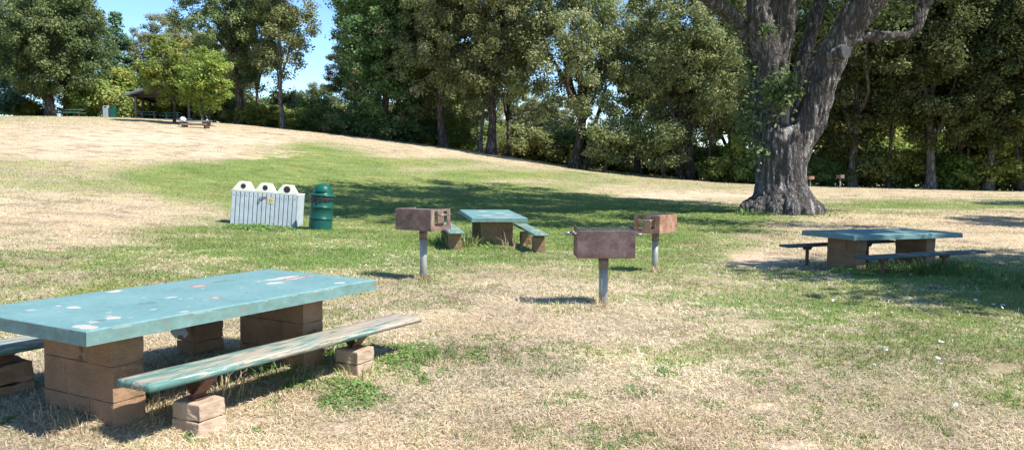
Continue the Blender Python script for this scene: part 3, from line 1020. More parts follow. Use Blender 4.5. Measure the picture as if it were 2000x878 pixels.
# ------------------------------------------------------------------ benches
def plank(parent, A, B, width, thick, zt0, zt1, mat, seed=0, rough=.004):
    """warped board from A to B (x, y), top heights zt0 and zt1; local x runs along it"""
    A, B = Vector((*A, zt0)), Vector((*B, zt1))
    L = (B - A).length
    n, m = 60, 8
    u = np.linspace(0, L, n)
    v = np.linspace(-width / 2, width / 2, m)
    U, Vv = np.meshgrid(u, v)
    e = np.where(np.abs(Vv) > width / 2 - 1e-6, np.sign(Vv), 0)
    ragged = (fbm(U, Vv * 0 + seed, 6, seed, 3) - .5) * rough * 3
    wz = (fbm(U * .6, Vv * 0 + 3, 1.2, seed + 2, 2) - .5) * .012 + (fbm(U * 2, Vv * 30, 1.0, seed + 4, 2) - .5) * rough
    endr = np.zeros_like(U)
    endr[:, -1] = (fbm(v * 40, v * 0, 1, seed + 8, 2) - .5) * rough * 14
    endr[:, 0] = (fbm(v * 40, v * 0, 1, seed + 18, 2) - .5) * rough * 3
    top = np.stack([U + endr, Vv + e * (ragged - .002), wz - np.abs(e) * .004], -1)
    bot = np.stack([U + endr * .6, Vv + e * ragged, wz - thick], -1)
    k = n * m
    it = np.arange(k).reshape(m, n)
    ib = it + k
    q = [np.stack([it[:-1, :-1], it[:-1, 1:], it[1:, 1:], it[1:, :-1]], -1).reshape(-1, 4), np.stack([ib[:-1, :-1], ib[1:, :-1], ib[1:, 1:], ib[:-1, 1:]], -1).reshape(-1, 4)]
    for s, rev in ((np.s_[0, :], False), (np.s_[-1, :], True), (np.s_[:, 0], True), (np.s_[:, -1], False)):
        a, b = it[s], ib[s]
        f = np.stack([b[:-1], b[1:], a[1:], a[:-1]], -1)
        q.append(f[:, ::-1] if rev else f)
    me = npmesh('seat', np.concatenate([top.reshape(-1, 3), bot.reshape(-1, 3)]), np.concatenate(q))
    o = link('seat', me, parent, mat)
    d = B - A
    o.location = A - parent.location
    o.rotation_euler = (0, -math.asin(d.z / L), math.atan2(d.y, d.x))
    return o

def block_support(parent, x, y, zg, ztop, yaw, n=2, bw=.21, bh=.10, mat='block_pale', bracket=True, seed=0, bd=.205):
    """stack of blocks with a bent steel bracket carrying the plank"""
    r = random.Random(seed)
    base = parent.location
    o = MB()
    z = zg + n * bh
    for k in range(n + 1):
        o.box((0, 0, z - bh / 2 - zg), (bd + r.uniform(-.01, .01), bw + r.uniform(-.01, .01), bh - .002), rot=(0, 0, r.uniform(-.04, .04)), bev=.012, seg=3)
        z -= bh
    s = o.build('support', M[mat], parent, (x - base.x, y - base.y, zg - base.z), (0, 0, yaw))
    roughen(s, .012, 16, 4, seed)
    if bracket:
        h = ztop - (zg + n * bh)
        # bent plate: a V shaped rusty bracket under the board
        b = MB()
        t = .008
        zt = n * bh + h - .002
        zb = n * bh
        for sy in (-1, 1):
            b.box((0, sy * .045, (zt + zb) / 2), (.09, t, h * 1.15), rot=(sy * -.75, 0, 0))
        b.box((0, 0, zb + .006), (.1, .06, .01))
        b.box((0, 0, zt - .005), (.09, .2, .008))
        b.build('bracket', M['rust_frame'], s)
    return s

def bench(label, A, B, z0, z1, width, mat, supports, thick=.036, seed=0, group='plank benches beside the picnic tables', **kw):
    c = ((A[0] + B[0]) / 2, (A[1] + B[1]) / 2)
    o = empty('bench', (c[0], c[1], g1(*c)))
    bpy.context.view_layer.update()
    tag(o, label, 'bench', group)
    plank(o, A, B, width, thick, z0, z1, M[mat], seed, rough=kw.get('rough', .004))
    yaw = math.atan2(B[1] - A[1], B[0] - A[0])
    d = Vector((B[0] - A[0], B[1] - A[1])).normalized()
    L = math.hypot(B[0] - A[0], B[1] - A[1])
    for i, s in enumerate(supports):
        x, y = A[0] + d.x * s, A[1] + d.y * s
        zt = z0 + (z1 - z0) * s / L - thick
        zg = g1(x, y)
        if kw.get('steel'):
            p = MB().tube([(0, 0, -.2), (0, 0, zt - zg - .04)], .028, 10).build('support', M['rust_frame'], o, (x - c[0], y - c[1], zg - o.location.z), (0, 0, yaw))
            MB().prism([(-.085, zt - zg - .006), (.085, zt - zg - .006), (.05, zt - zg - .055), (-.05, zt - zg - .055)], -.03, .03).build('bracket', M['rust_frame'], p, rot=(0, 0, PI / 2 if kw['steel'] == 2 else 0))
        else:
            nb_ = kw.get('nb', 2)
            block_support(o, x, y, kw.get('zg', [zg, zg])[i], zt, yaw, nb_, mat=kw.get('bm', 'block_pale'), seed=seed + i, bracket=kw.get('bracket', True), bh=kw.get('bh', .098), bd=kw.get('bd', .195))
    return o

# front bench of table 1
b1 = bench('weathered green plank bench on pale concrete blocks along the near side of the big table', (-1.925, 4.07), (-.815, 6.27), CZ - 1.10, CZ - 1.17, .265, 'plank', [.41, 1.80], thick=.042, seed=3, zg=[CZ - 1.49, CZ - 1.485])
# far bench of table 1
b2 = bench('dark shaded plank bench behind the big chipped table, white scrap on its far block', (-3.35, 4.45), (-2.12, 6.33), CZ - 1.07, CZ - 1.08, .26, 'plank', [.48, 1.86], thick=.05, seed=13, bm='block', zg=[CZ - 1.44, CZ - 1.42], nb=2, bh=.125, bd=.26)
# table 2 benches
b3 = bench('short green bench left of the end-on far table, partly hidden by a grill', (-1.0, 14.6), (-1.42, 16.9), CZ - 1.215, CZ - 1.2, .29, 'plank_green', [.3, 1.7], seed=23, nb=1, bm='block', bh=.27, bracket=False)
b4 = bench('pale grey-green bench on slanted brown supports, right of the end-on far table', (.52, 14.3), (.16, 16.75), CZ - 1.225, CZ - 1.21, .265, 'plank_green', [.3, 1.7], seed=33, nb=1, bm='block', bh=.27, bracket=False)
# table 3 benches
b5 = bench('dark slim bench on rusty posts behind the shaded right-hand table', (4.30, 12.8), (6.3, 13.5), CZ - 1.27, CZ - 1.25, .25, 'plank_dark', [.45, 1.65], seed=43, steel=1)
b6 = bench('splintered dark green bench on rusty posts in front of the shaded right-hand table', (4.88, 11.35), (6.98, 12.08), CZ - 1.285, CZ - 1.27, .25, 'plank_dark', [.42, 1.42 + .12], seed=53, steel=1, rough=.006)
# scrap of white paper on the far block
s = MB()
r_ = random.Random(3)
sx, sy = -2.32, 5.98
for k in range(7):
    s.box((r_.uniform(-.035, .035), r_.uniform(-.012, .012), .03 + r_.uniform(-.03, .03)), (.07, .018, .045), rot=(r_.uniform(-.6, .6), r_.uniform(-1, 1), r_.uniform(-.5, .5)), bev=.006)
xx, yy = unproj(385, 645, -1.15)
o = s.build('paper_scrap', M['white'], None, (-2.40, 5.80, CZ - 1.22), (0, 0, 1.0))
tag(o, 'crumpled white paper scrap caught on the brown block under the far bench', 'litter')

# ------------------------------------------------------------------ grills
def grill(px, d, zrel, yaw, mat, label, hgt=.80, bl=.60, bw=.40, bh=.295, full=True, slots=True, raised=.0):
    x = X(px, d)
    z = zrel + CZ
    o = empty('park_grill', (x, d, z), (0, 0, yaw))
    tag(o, label, 'grill', 'pedestal barbecue grills on the lawn')
    zb = hgt - bh
    p = MB().tube([(0, 0, -.25), (0, 0, zb - .03)], .047, 20).build('post', M['steel'], o)
    MB().tube([(0, 0, zb - .13), (0, 0, zb)], .053, 20).build('collar', M['collar'], p)
    t = .007
    f = MB()
    f.box((0, -bw / 2, zb + bh / 2), (bl, t, bh), bev=.002, seg=1)
    f.box((0, bw / 2, zb + .03), (bl, t, .06), bev=.002, seg=1)
    f.box((0, 0, zb + t / 2), (bl - .004, bw - t - .002, t))
    # lip along the bottom of the front plate, bolts
    for bx in (-bl / 2 + .025, bl / 2 - .025):
        for sy in (-1,):
            f.box((bx, sy * (bw / 2 + t / 2 + .001), zb + bh - .03), (.014, .004, .014), bev=.001, seg=1)
    body = f.build('firebox', mat, o)
    # slotted end plates
    for sx in (-1, 1):
        e = MB()
        X0 = sx * (bl / 2 - t / 2 - .003)
        # strips leaving two vertical slots
        wv = bw - t - .002
        sw = .065
        ys_ = [(-wv / 2, -wv / 2 + .07), (-wv / 2 + .07 + sw, wv / 2 - .07 - sw), (wv / 2 - .07, wv / 2)]
        up = raised
        for i, (a, b) in enumerate(ys_):
            e.box((X0, (a + b) / 2, zb + t + (bh - t + up) / 2), (t, b - a, bh - t + up - .001))
        for (a, b) in ((-wv / 2 + .07, -wv / 2 + .07 + sw), (wv / 2 - .07 - sw, wv / 2 - .07)):
            e.box((X0, (a + b) / 2, zb + t + .03), (t, sw, .06))
            e.box((X0, (a + b) / 2, zb + bh + up - .015), (t, sw, .029))
        e.build('end_plate', mat, o)
    # cooking grate with its bars
    gtop = zb + bh - .02 + (.026 if raised else 0)
    g = MB()
    nbars = 17
    for k in range(nbars):
        bx = -bl / 2 + .04 + k * (bl - .08) / (nbars - 1)
        g.tube([(bx, -bw / 2 + .012, gtop), (bx, bw / 2 - .012, gtop)], .0065, 6)
    for yy_ in (-bw / 2 + .02, 0, bw / 2 - .02):
        g.tube([(-bl / 2 + .015, yy_, gtop - .012), (bl / 2 - .015, yy_, gtop - .012)], .006, 6)
    g.build('grate', M['handle'], o)
    # U shaped handles sticking out of both ends
    for sx in (-1, 1):
        e0 = sx * (bl / 2 - .01)
        e1 = sx * (bl / 2 + .10)
        hz = gtop - .05
        pts = [(e0, -.10, hz + .01)]
        for k in range(9):
            a = -PI / 2 + PI * k / 8
            pts.append((e1 - sx * .03 + sx * .03 * math.cos(a), .10 * math.sin(a), hz - .0))
        pts.append((e0, .10, hz + .01))
        MB().tube(pts, .013, 8).build('handle', M['handle'], o)
    # ash and coals lying in the box
    return o
grill(1180, 8.5, -1.48, R(1), M['rust_dark'], 'dark brown box grill on steel post, nearest of the three with bars showing', raised=.04, hgt=.80, bh=.28)
grill(826, 10.6, -1.50, R(-34), M['rust_mid'], 'reddish brown box grill on post left of the end-on table, turned away', hgt=.93, bh=.275)
grill(1281, 11.8, -1.55, R(55), M['rust_orange'], 'orange rusted box grill on post, behind and right of the nearest grill', hgt=.83, bh=.26)
grill(1582, 61, -1.72, R(10), M['rust_orange'], 'far tiny post grill beside the big oak trunk, below the right-hand woods', hgt=.85, bl=.42, bh=.24)
grill(1640, 60, -1.72, R(30), M['rust_mid'], 'far tiny post grill standing alone against the dark woods', hgt=.95, bl=.42, bh=.24)

# ------------------------------------------------------------------ recycling cabinet
def recycling():
    bx, by = X(511, 21.2), 21.2
    z = g1(bx, by)
    z = g1(bx, by) - .02
    o = empty('recycling_bin', (bx, by + .4, z), (0, R(4.7), R(2)))
    tag(o, 'leaning pale slatted recycling cabinet with three cream hoods and round holes', 'recycling bin')
    W, D, H = 1.69, .85, .86
    MB().box((0, 0, H / 2 - .02), (W - .04, D - .04, H)).build('cabinet', M['slat_gap'], o)
    n = 15
    pitch = W / n
    pn = MB()
    for k in range(n):
        pn.box((-W / 2 + pitch * (k + .5), -D / 2 - .004, H / 2 + .003 * ((k * 7) % 3)), (pitch - .020, .022, H + .0), bev=.004, seg=1)
        pn.box((-W / 2 + pitch * (k + .5), D / 2 + .004, H / 2), (pitch - .016, .022, H), bev=.004, seg=1)
    m = 8
    for k in range(m):
        for s in (-1, 1):
            pn.box((s * (W / 2 + .002), -D / 2 + .02 + (D - .04) / m * (k + .5), H / 2), (.022, (D - .04) / m - .024, H), bev=.004, seg=1)
    pn.build('slat_panel', M['slat'], o)
    for k in range(n):
        if k in (6, 7, 8): continue
        MB().tube([(-W / 2 + pitch * (k + .5), -D / 2 - .0155, H - .09), (-W / 2 + pitch * (k + .5), -D / 2 - .02, H - .09)], .011, 8).build('bolt', M['slat_gap'], o)
    MB().box((0, .0, H + .018), (W + .03, D + .03, .03), bev=.008).build('lid', M['cream'], o)
    w3 = W / 3
    for k in range(3):
        x0 = -W / 2 + w3 * k
        h = MB()
        h.prism([(x0 - (.0), H + .0335), (x0 + w3, H + .0335), (x0 + w3, H + .035), (x0 + w3 * .73, H + .27), (x0 + w3 * .32, H + .27), (x0 + .0, H + .035)], -D / 2 - .02, -D / 2 + .22)
        hd = h.build('hood', M['cream'], o)
        rr = .055 if k < 2 else .075
        hx = x0 + w3 * .52
        MB().tube([(hx, -D / 2 - .0215, H + .155), (hx, -D / 2 - .026, H + .155)], rr, 20).build('hole', M['hole'], hd)
        MB().tube([(hx, -D / 2 - .0205, H + .155), (hx, -D / 2 - .024, H + .155)], rr + .012, 20).build('hole_rim', M['slat_gap'], hd)
    # latch with padlock
    l = MB()
    l.box((-.06, -D / 2 - .03, H - .11), (.10, .02, .05), bev=.004)
    l.box((.01, -D / 2 - .026, H - .09), (.10, .012, .03), bev=.002)
    l.tube([(-.085, -D / 2 - .045, H - .12), (-.085, -D / 2 - .045, H - .17)], .022, 10)
    l.build('latch', M['handle'], o)
    nb = MB().box((.17, -D / 2 - .019, H - .17), (.14, .006, .14)).build('notice', M['notice'], o)
    ar = MB()
    for a in (90, 210, 330):
        ca, sa = math.cos(R(a)), math.sin(R(a))
        ar.box((.17 + .032 * ca, -D / 2 - .0235, H - .17 + .032 * sa), (.04, .002, .014), rot=(0, R(-(a + 90)), 0))
        ar.box((.17 + .036 * math.cos(R(a + 40)), -D / 2 - .0265, H - .17 + .036 * math.sin(R(a + 40))), (.018, .002, .026), rot=(0, R(-(a + 90)), 0))
    ar.build('arrows', M['ink'], nb)
    return o
recycling()

def trash_can(px, d, lab, lean, col='drum', s=1, ybase=None, zrel=None):
    z = CZ + zrel
    o = empty('trash_can', (X(px, d), d, z), (R(-2), R(lean), R(20)))
    tag(o, lab, 'trash can')
    r = .295
    H = .86
    prof = [(r - .02, -.08), (r - .003, -.06), (r - .003, .03)]
    def rib(zc):
        return [(r - .003, zc - .022), (r - .001, zc - .020), (r + .013, zc - .010), (r + .015, zc), (r + .013, zc + .010), (r - .001, zc + .020), (r - .003, zc + .022)]
    prof += [(r - .003, .26)] + rib(.29) + rib(.58) + [(r - .003, H - .02), (r + .008, H - .01), (r + .008, H + .005)]
    MB().lathe(prof, 40).build('drum', M[col], o)
    # bag folded over the rim
    rr = random.Random(2)
    bmh = MB()
    n = 60
    rings = []
    for (ra, z_) in ((r + .012, H - .11), (r + .022, H - .06), (r + .018, H - .01), (r - .01, H + .012)):
        rings.append([bmh.bm.verts.new(((ra + rr.uniform(-.006, .009)) * math.cos(2 * PI * k / n), (ra + rr.uniform(-.006, .009)) * math.sin(2 * PI * k / n), z_ + (rr.uniform(-.03, .02) if z_ < H - .1 else 0) + .05 * math.sin(2 * PI * k / n + 1) * (z_ < H - .1))) for k in range(n)])
    for a, b in zip(rings, rings[1:]):
        for k in range(n):
            bmh.bm.faces.new((a[k], a[(k + 1) % n], b[(k + 1) % n], b[k]))
    bmh.build('bag', M['bag'], o)
    lid = MB()
    prof = [(r + .035, H + .0), (r + .045, H + .02), (r + .03, H + .045), (r - .03, H + .055)]
    for k in range(9):
        a = (PI / 2) * k / 9
        prof.append(((r - .05) * math.cos(a) ** .7, H + .06 + .27 * math.sin(a)))
    prof.append((.03, H + .33))
    lid.lathe(prof, 40)
    l = lid.build('lid', M['drum_lid'], o)
    # curved push flap set proud of the dome, facing the camera
    fb = MB()
    na, nz = 14, 7
    g = [[None] * nz for _ in range(na)]
    for i in range(na):
        az = R(-110 - 35 + 70 * i / (na - 1)) + R(-5)
        for j in range(nz):
            a = (PI / 2) * (.08 + .60 * j / (nz - 1))
            rad = (r - .05) * math.cos(a) ** .7 + .012
            g[i][j] = fb.bm.verts.new((rad * math.cos(az), rad * math.sin(az), H + .06 + .27 * math.sin(a) + .006))
    for i in range(na - 1):
        for j in range(nz - 1):
            f = fb.bm.faces.new((g[i][j], g[i + 1][j], g[i + 1][j + 1], g[i][j + 1]))
            f.smooth = True
    fo = fb.build('flap', M['drum_lid'], l)
    so_ = fo.modifiers.new('thick', 'SOLIDIFY')
    so_.thickness = .012
    return o
trash_can(624, 20.8, 'leaning dark green drum trash can with dome lid beside the slatted cabinet', 5.5, zrel=-1.675)

# ------------------------------------------------------------------ trees
def polytube(paths, n=8):
    """paths: list of (points Nx3, radii N); returns V, Q"""
    Vs, Qs, k0 = [], [], 0
    for P, rad in paths:
        P = np.asarray(P, float)
        rad = np.asarray(rad, float)
        T = np.gradient(P, axis=0)
        T /= np.linalg.norm(T, axis=1)[:, None] + 1e-9
        ref = np.array([1., 0, 0]) if abs(T[0, 0]) < .8 else np.array([0, 1., 0])
        A = np.cross(T, ref)
        A /= np.linalg.norm(A, axis=1)[:, None] + 1e-9
        B = np.cross(T, A)
        th = np.linspace(0, 2 * PI, n, endpoint=False)
        ring = P[:, None] + rad[:, None, None] * (A[:, None] * np.cos(th)[None, :, None] + B[:, None] * np.sin(th)[None, :, None])
        Vs.append(ring.reshape(-1, 3))
        m = len(P)
        i = np.arange(m * n).reshape(m, n) + k0
        j = np.roll(i, -1, axis=1)
        Qs.append(np.stack([i[:-1], j[:-1], j[1:], i[1:]], -1).reshape(-1, 4))
        k0 += m * n
    return np.concatenate(Vs), np.concatenate(Qs)

def wander(a, b, n, amp, r, sag=0.0):
    t = np.linspace(0, 1, n)[:, None]
    P = a * (1 - t) + b * t
    k = r.normal(0, amp, (3, 3))
    for q in range(3):
        P = P + k[q] * np.sin(t * PI * (q + 1)) / (q + 1)
    P[:, 2] += (np.sin(t * PI) * sag)[:, 0]
    return P

def leafcloud(cent, rad, nper, size, r, flat=.7, tintbase=None, droop=0.0, aspect=.6):
    """leaf-sized faces round clump centres"""
    k = len(cent)
    n = k * nper
    c = np.repeat(cent, nper, 0)
    R_ = np.repeat(rad, nper)
    dirv = r.normal(size=(n, 3))
    dirv /= np.linalg.norm(dirv, axis=1)[:, None]
    q = r.random(n) ** .45
    off = dirv * (q * R_)[:, None]
    off[:, 2] *= flat
    # sub-clumps
    sub = r.normal(0, .16, (k, 6, 3))
    pick = r.integers(0, 6, n)
    off += sub[np.repeat(np.arange(k), nper), pick] * R_[:, None]
    P = c + off
    P[:, 2] -= droop * (off[:, 0] ** 2 + off[:, 1] ** 2)
    nrm = dirv * .55 + r.normal(0, .38, (n, 3)) + np.array([.12, -.10, .55])
    nrm /= np.linalg.norm(nrm, axis=1)[:, None]
    t = np.cross(nrm, r.normal(size=(n, 3)))
    t /= np.linalg.norm(t, axis=1)[:, None] + 1e-9
    b = np.cross(nrm, t)
    s = (size * r.uniform(.55, 1.35, n))[:, None]
    V = np.stack([P - t * s, P + b * s * aspect - nrm * s * .2, P + t * s, P - b * s * aspect - nrm * s * .2], 1).reshape(-1, 3)
    Q = (np.arange(n) * 4)[:, None] + np.arange(4)[None]
    tb = np.repeat(tintbase if tintbase is not None else r.uniform(.25, .75, k), nper)
    tint = np.clip(tb + r.normal(0, .17, n), 0, 1)
    return V, Q, np.repeat(tint, 4)

def make_tree(name, seed, H, tr, crown, leafmat, bark='bark', nclump=120, nper=185, lsize=.125, cr=(.7, 1.3), forks=4, fork_h=.3, lean=(0, 0), flat=.7, shape='round', extra_trunks=(), dead=0, spread_low=.0):
    """crown = (z0, z1, rx, ry). Returns an empty with trunk and crown children."""
    r = np.random.default_rng(seed)
    z0, z1, rx, ry = crown
    zc, rz = (z0 + z1) / 2, (z1 - z0) / 2
    # clump centres, more of them toward the shell
    C_ = []
    while len(C_) < nclump:
        v = r.normal(size=3)
        v /= np.linalg.norm(v)
        q = r.random() ** (.38)
        p = v * q
        if shape == 'cone':
            hz = r.random() ** 1.25
            a = r.random() * 2 * PI
            q = math.sqrt(r.random()) * (1 - hz) ** .85
            q = max(q, .35 * (1 - hz)) if r.random() < .8 else q
            c = np.array([math.cos(a) * q * rx, math.sin(a) * q * ry, z0 + hz * (z1 - z0)])
            c[2] -= q * q * rx * .12
        else:
            low = 1 + spread_low * max(0, -p[2])
            wob = .78 + .5 * vn3(v[0] * 1.7 + seed, v[1] * 1.7, v[2] * 1.7, seed)
            c = np.array([p[0] * rx * wob * low, p[1] * ry * wob * low, zc + p[2] * rz * (.85 + .15 * float(wob))])
        C_.append(c)
    C_ = np.array(C_)
    leanv = np.array([lean[0], lean[1], 0.])
    C_ += leanv * (C_[:, 2:3] / H)
    rad = r.uniform(cr[0], cr[1], nclump)
    if shape == 'cone':
        rad = rad * (.55 + .6 * (1 - (C_[:, 2] - z0) / (z1 - z0)))
    # wood
    paths = []
    trunk_top = np.array([lean[0] * .7, lean[1] * .7, z0 + (z1 - z0) * (.9 if shape == 'cone' else .62)])
    TP = wander(np.zeros(3), trunk_top, 12, tr * .8 if shape != 'cone' else .05, r)
    TP[0, 2] = -.4
    tt = np.linspace(0, 1, 12)
    TR = tr * (1 - tt * .7)
    TR[0] *= 1.7
    TR[1] *= 1.08
    paths.append((TP, TR))
    anchors = [TP[3:]]
    arad = [TR[3:]]
    for e in range(forks):
        k = r.integers(3, 7)
        a = r.random() * 2 * PI
        q = r.uniform(.45, .75)
        b = np.array([math.cos(a) * rx * q, math.sin(a) * ry * q, z0 + (z1 - z0) * r.uniform(.35, .8)]) + leanv * .6
        if shape == 'cone': break
        BP = wander(TP[k], b, 9, .35, r, -.2)
        BR = np.linspace(TR[k] * .75, tr * .2, 9)
        paths.append((BP, BR))
        anchors.append(BP[3:])
        arad.append(BR[3:])
    for (ex, ey, tx, ty, h, er) in extra_trunks:
        BP = wander(np.array([ex, ey, -.3]), np.array([tx, ty, h]), 10, .25, r)
        BR = np.linspace(er, er * .3, 10)
        BR[0] *= 1.4
        paths.append((BP, BR))
        anchors.append(BP[4:])
        arad.append(BR[4:])
    AN = np.concatenate(anchors)
    AR = np.concatenate(arad)
    order = np.argsort(((C_ - np.array([0, 0, zc])) ** 2).sum(1))
    for ci in order:
        c = C_[ci]
        dist = np.linalg.norm(AN - c, axis=1) + np.maximum(0, AN[:, 2] - c[2]) * .6
        j = int(np.argmin(dist))
        BP = wander(AN[j], c, 5, .08 * dist[j] ** .5, r, -.06 * dist[j])
        r0 = min(AR[j] * .7, .02 + .018 * dist[j])
        BR = np.linspace(r0, .012, 5)
        paths.append((BP, BR))
        AN = np.concatenate([AN, BP[2:]])
        AR = np.concatenate([AR, BR[2:]])
    V, Q = polytube(paths, 7)
    tm = npmesh('trunk', V, Q, smooth=True)
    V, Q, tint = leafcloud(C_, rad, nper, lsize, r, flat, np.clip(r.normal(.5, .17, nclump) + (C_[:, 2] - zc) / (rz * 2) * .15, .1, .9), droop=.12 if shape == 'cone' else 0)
    lm = npmesh('crown', V, Q, val=tint)
    o = empty(name)
    link('trunk', tm, o, M[bark])
    link('crown', lm, o, G[leafmat])
    return o

PROTO = {}
def proto(key, *a, **k):
    PROTO[key] = [make_tree(*a, **k), False, k]
proto('oakA', 'oak_tree', 11, 18, .42, (3.0, 18, 6.0, 6.0), 'oak', nclump=287, nper=185, cr=(0.64, 1.12), forks=6)
proto('oakB', 'oak_tree', 12, 18, .38, (3.5, 18, 5.2, 5.5), 'olive', nclump=237, nper=185, cr=(0.56, 1.04), forks=6)
proto('oakC', 'oak_tree', 13, 18, .48, (2.6, 18, 6.2, 6.2), 'oak', nclump=275, nper=185, cr=(0.64, 1.12), forks=7, extra_trunks=[(.8, .2, 3.2, .6, 6.5, .33)])
proto('dense', 'oak_tree', 14, 15, .45, (1.6, 15, 5.6, 5.2), 'oak_dark', nclump=362, nper=185, cr=(0.64, 1.04), forks=5)
proto('cedar', 'cedar_tree', 15, 14, .32, (1.2, 14, 4.0, 4.0), 'cedar', nclump=210, nper=150, cr=(.7, 1.2), flat=.28, shape='cone', lsize=.13)
proto('young', 'young_tree', 16, 8, .13, (1.7, 8, 2.5, 2.4), 'bright', nclump=90, nper=150, cr=(.45, .85), forks=3, lsize=.115, spread_low=.3)
proto('young2', 'young_tree', 17, 8, .11, (1.5, 8, 2.2, 2.4), 'bright', nclump=80, nper=150, cr=(.45, .85), forks=3, lsize=.115, extra_trunks=[(.3, 0, .9, .2, 3, .08)])
proto('vine', 'locust_tree', 18, 19, .42, (.6, 19, 4.6, 4.2), 'locust', nclump=350, nper=185, cr=(0.64, 1.04), forks=5, extra_trunks=[(1.0, 0, 1.8, 0, 8, .25)], lsize=.13)
proto('slimA', 'slender_tree', 19, 18, .22, (4.5, 18, 3.4, 3.4), 'oak', nclump=125, nper=150, cr=(0.56, 0.96), forks=4, bark='bark_pale', extra_trunks=[(.2, 0, 1.8, .3, 8, .15)])
proto('slimB', 'slender_tree', 20, 17, .18, (5.5, 17, 3.0, 3.0), 'green', nclump=112, nper=150, cr=(0.56, 0.96), forks=3)
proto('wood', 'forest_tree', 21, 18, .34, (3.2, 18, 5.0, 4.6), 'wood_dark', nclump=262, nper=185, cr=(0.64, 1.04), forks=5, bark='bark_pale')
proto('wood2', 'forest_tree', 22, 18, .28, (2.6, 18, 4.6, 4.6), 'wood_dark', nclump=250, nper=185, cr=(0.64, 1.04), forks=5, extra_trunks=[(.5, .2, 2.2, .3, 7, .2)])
proto('small', 'small_tree', 23, 4.5, .16, (1.2, 5.0, 2.4, 2.2), 'oak', nclump=60, nper=150, cr=(.5, .9), forks=3, lsize=.115, lean=(1.0, 0))
proto('bush', 'bush', 24, 3, .05, (.3, 3.0, 2.2, 2.0), 'green', nclump=60, nper=150, cr=(.5, .85), forks=0, lsize=.11, extra_trunks=[(.4, 0, .9, .2, 1.6, .05), (-.4, 0, -.9, .2, 1.6, .05)])
proto('bushy', 'bush', 25, 3, .05, (.3, 3.2, 2.0, 2.0), 'bright', nclump=50, nper=150, cr=(.45, .8), forks=0, lsize=.11, extra_trunks=[(.4, 0, .9, .2, 1.6, .05)])
proto('bushd', 'bush', 26, 3, .05, (.2, 2.8, 2.6, 2.0), 'oak_dark', nclump=70, nper=150, cr=(.5, .9), forks=0, lsize=.11, extra_trunks=[(.4, 0, .9, .2, 1.6, .05)])

def put(key, px, d, sx=1, sz=1, rot=0, label='', cat='tree', group=None, leaf=None, dz=0, tilt=0):
    e = PROTO[key]
    if not e[1]:
        o = e[0]
        e[1] = True
    else:
        o = copy_tree(e[0])
    x = X(px, d)
    o.location = (x, d, g1(x, d) - .05 + dz)
    o.rotation_euler = (0, tilt, rot)
    o.scale = (sx, sx, sz)
    tag(o, label, cat, group)
    if leaf:
        for ch_ in o.children:
            if ch_.name.startswith('crown'):
                ch_.data = ch_.data.copy() if False else ch_.data
                ch_.material_slots[0].link = 'OBJECT'
                ch_.material_slots[0].material = G[leaf]
    return o

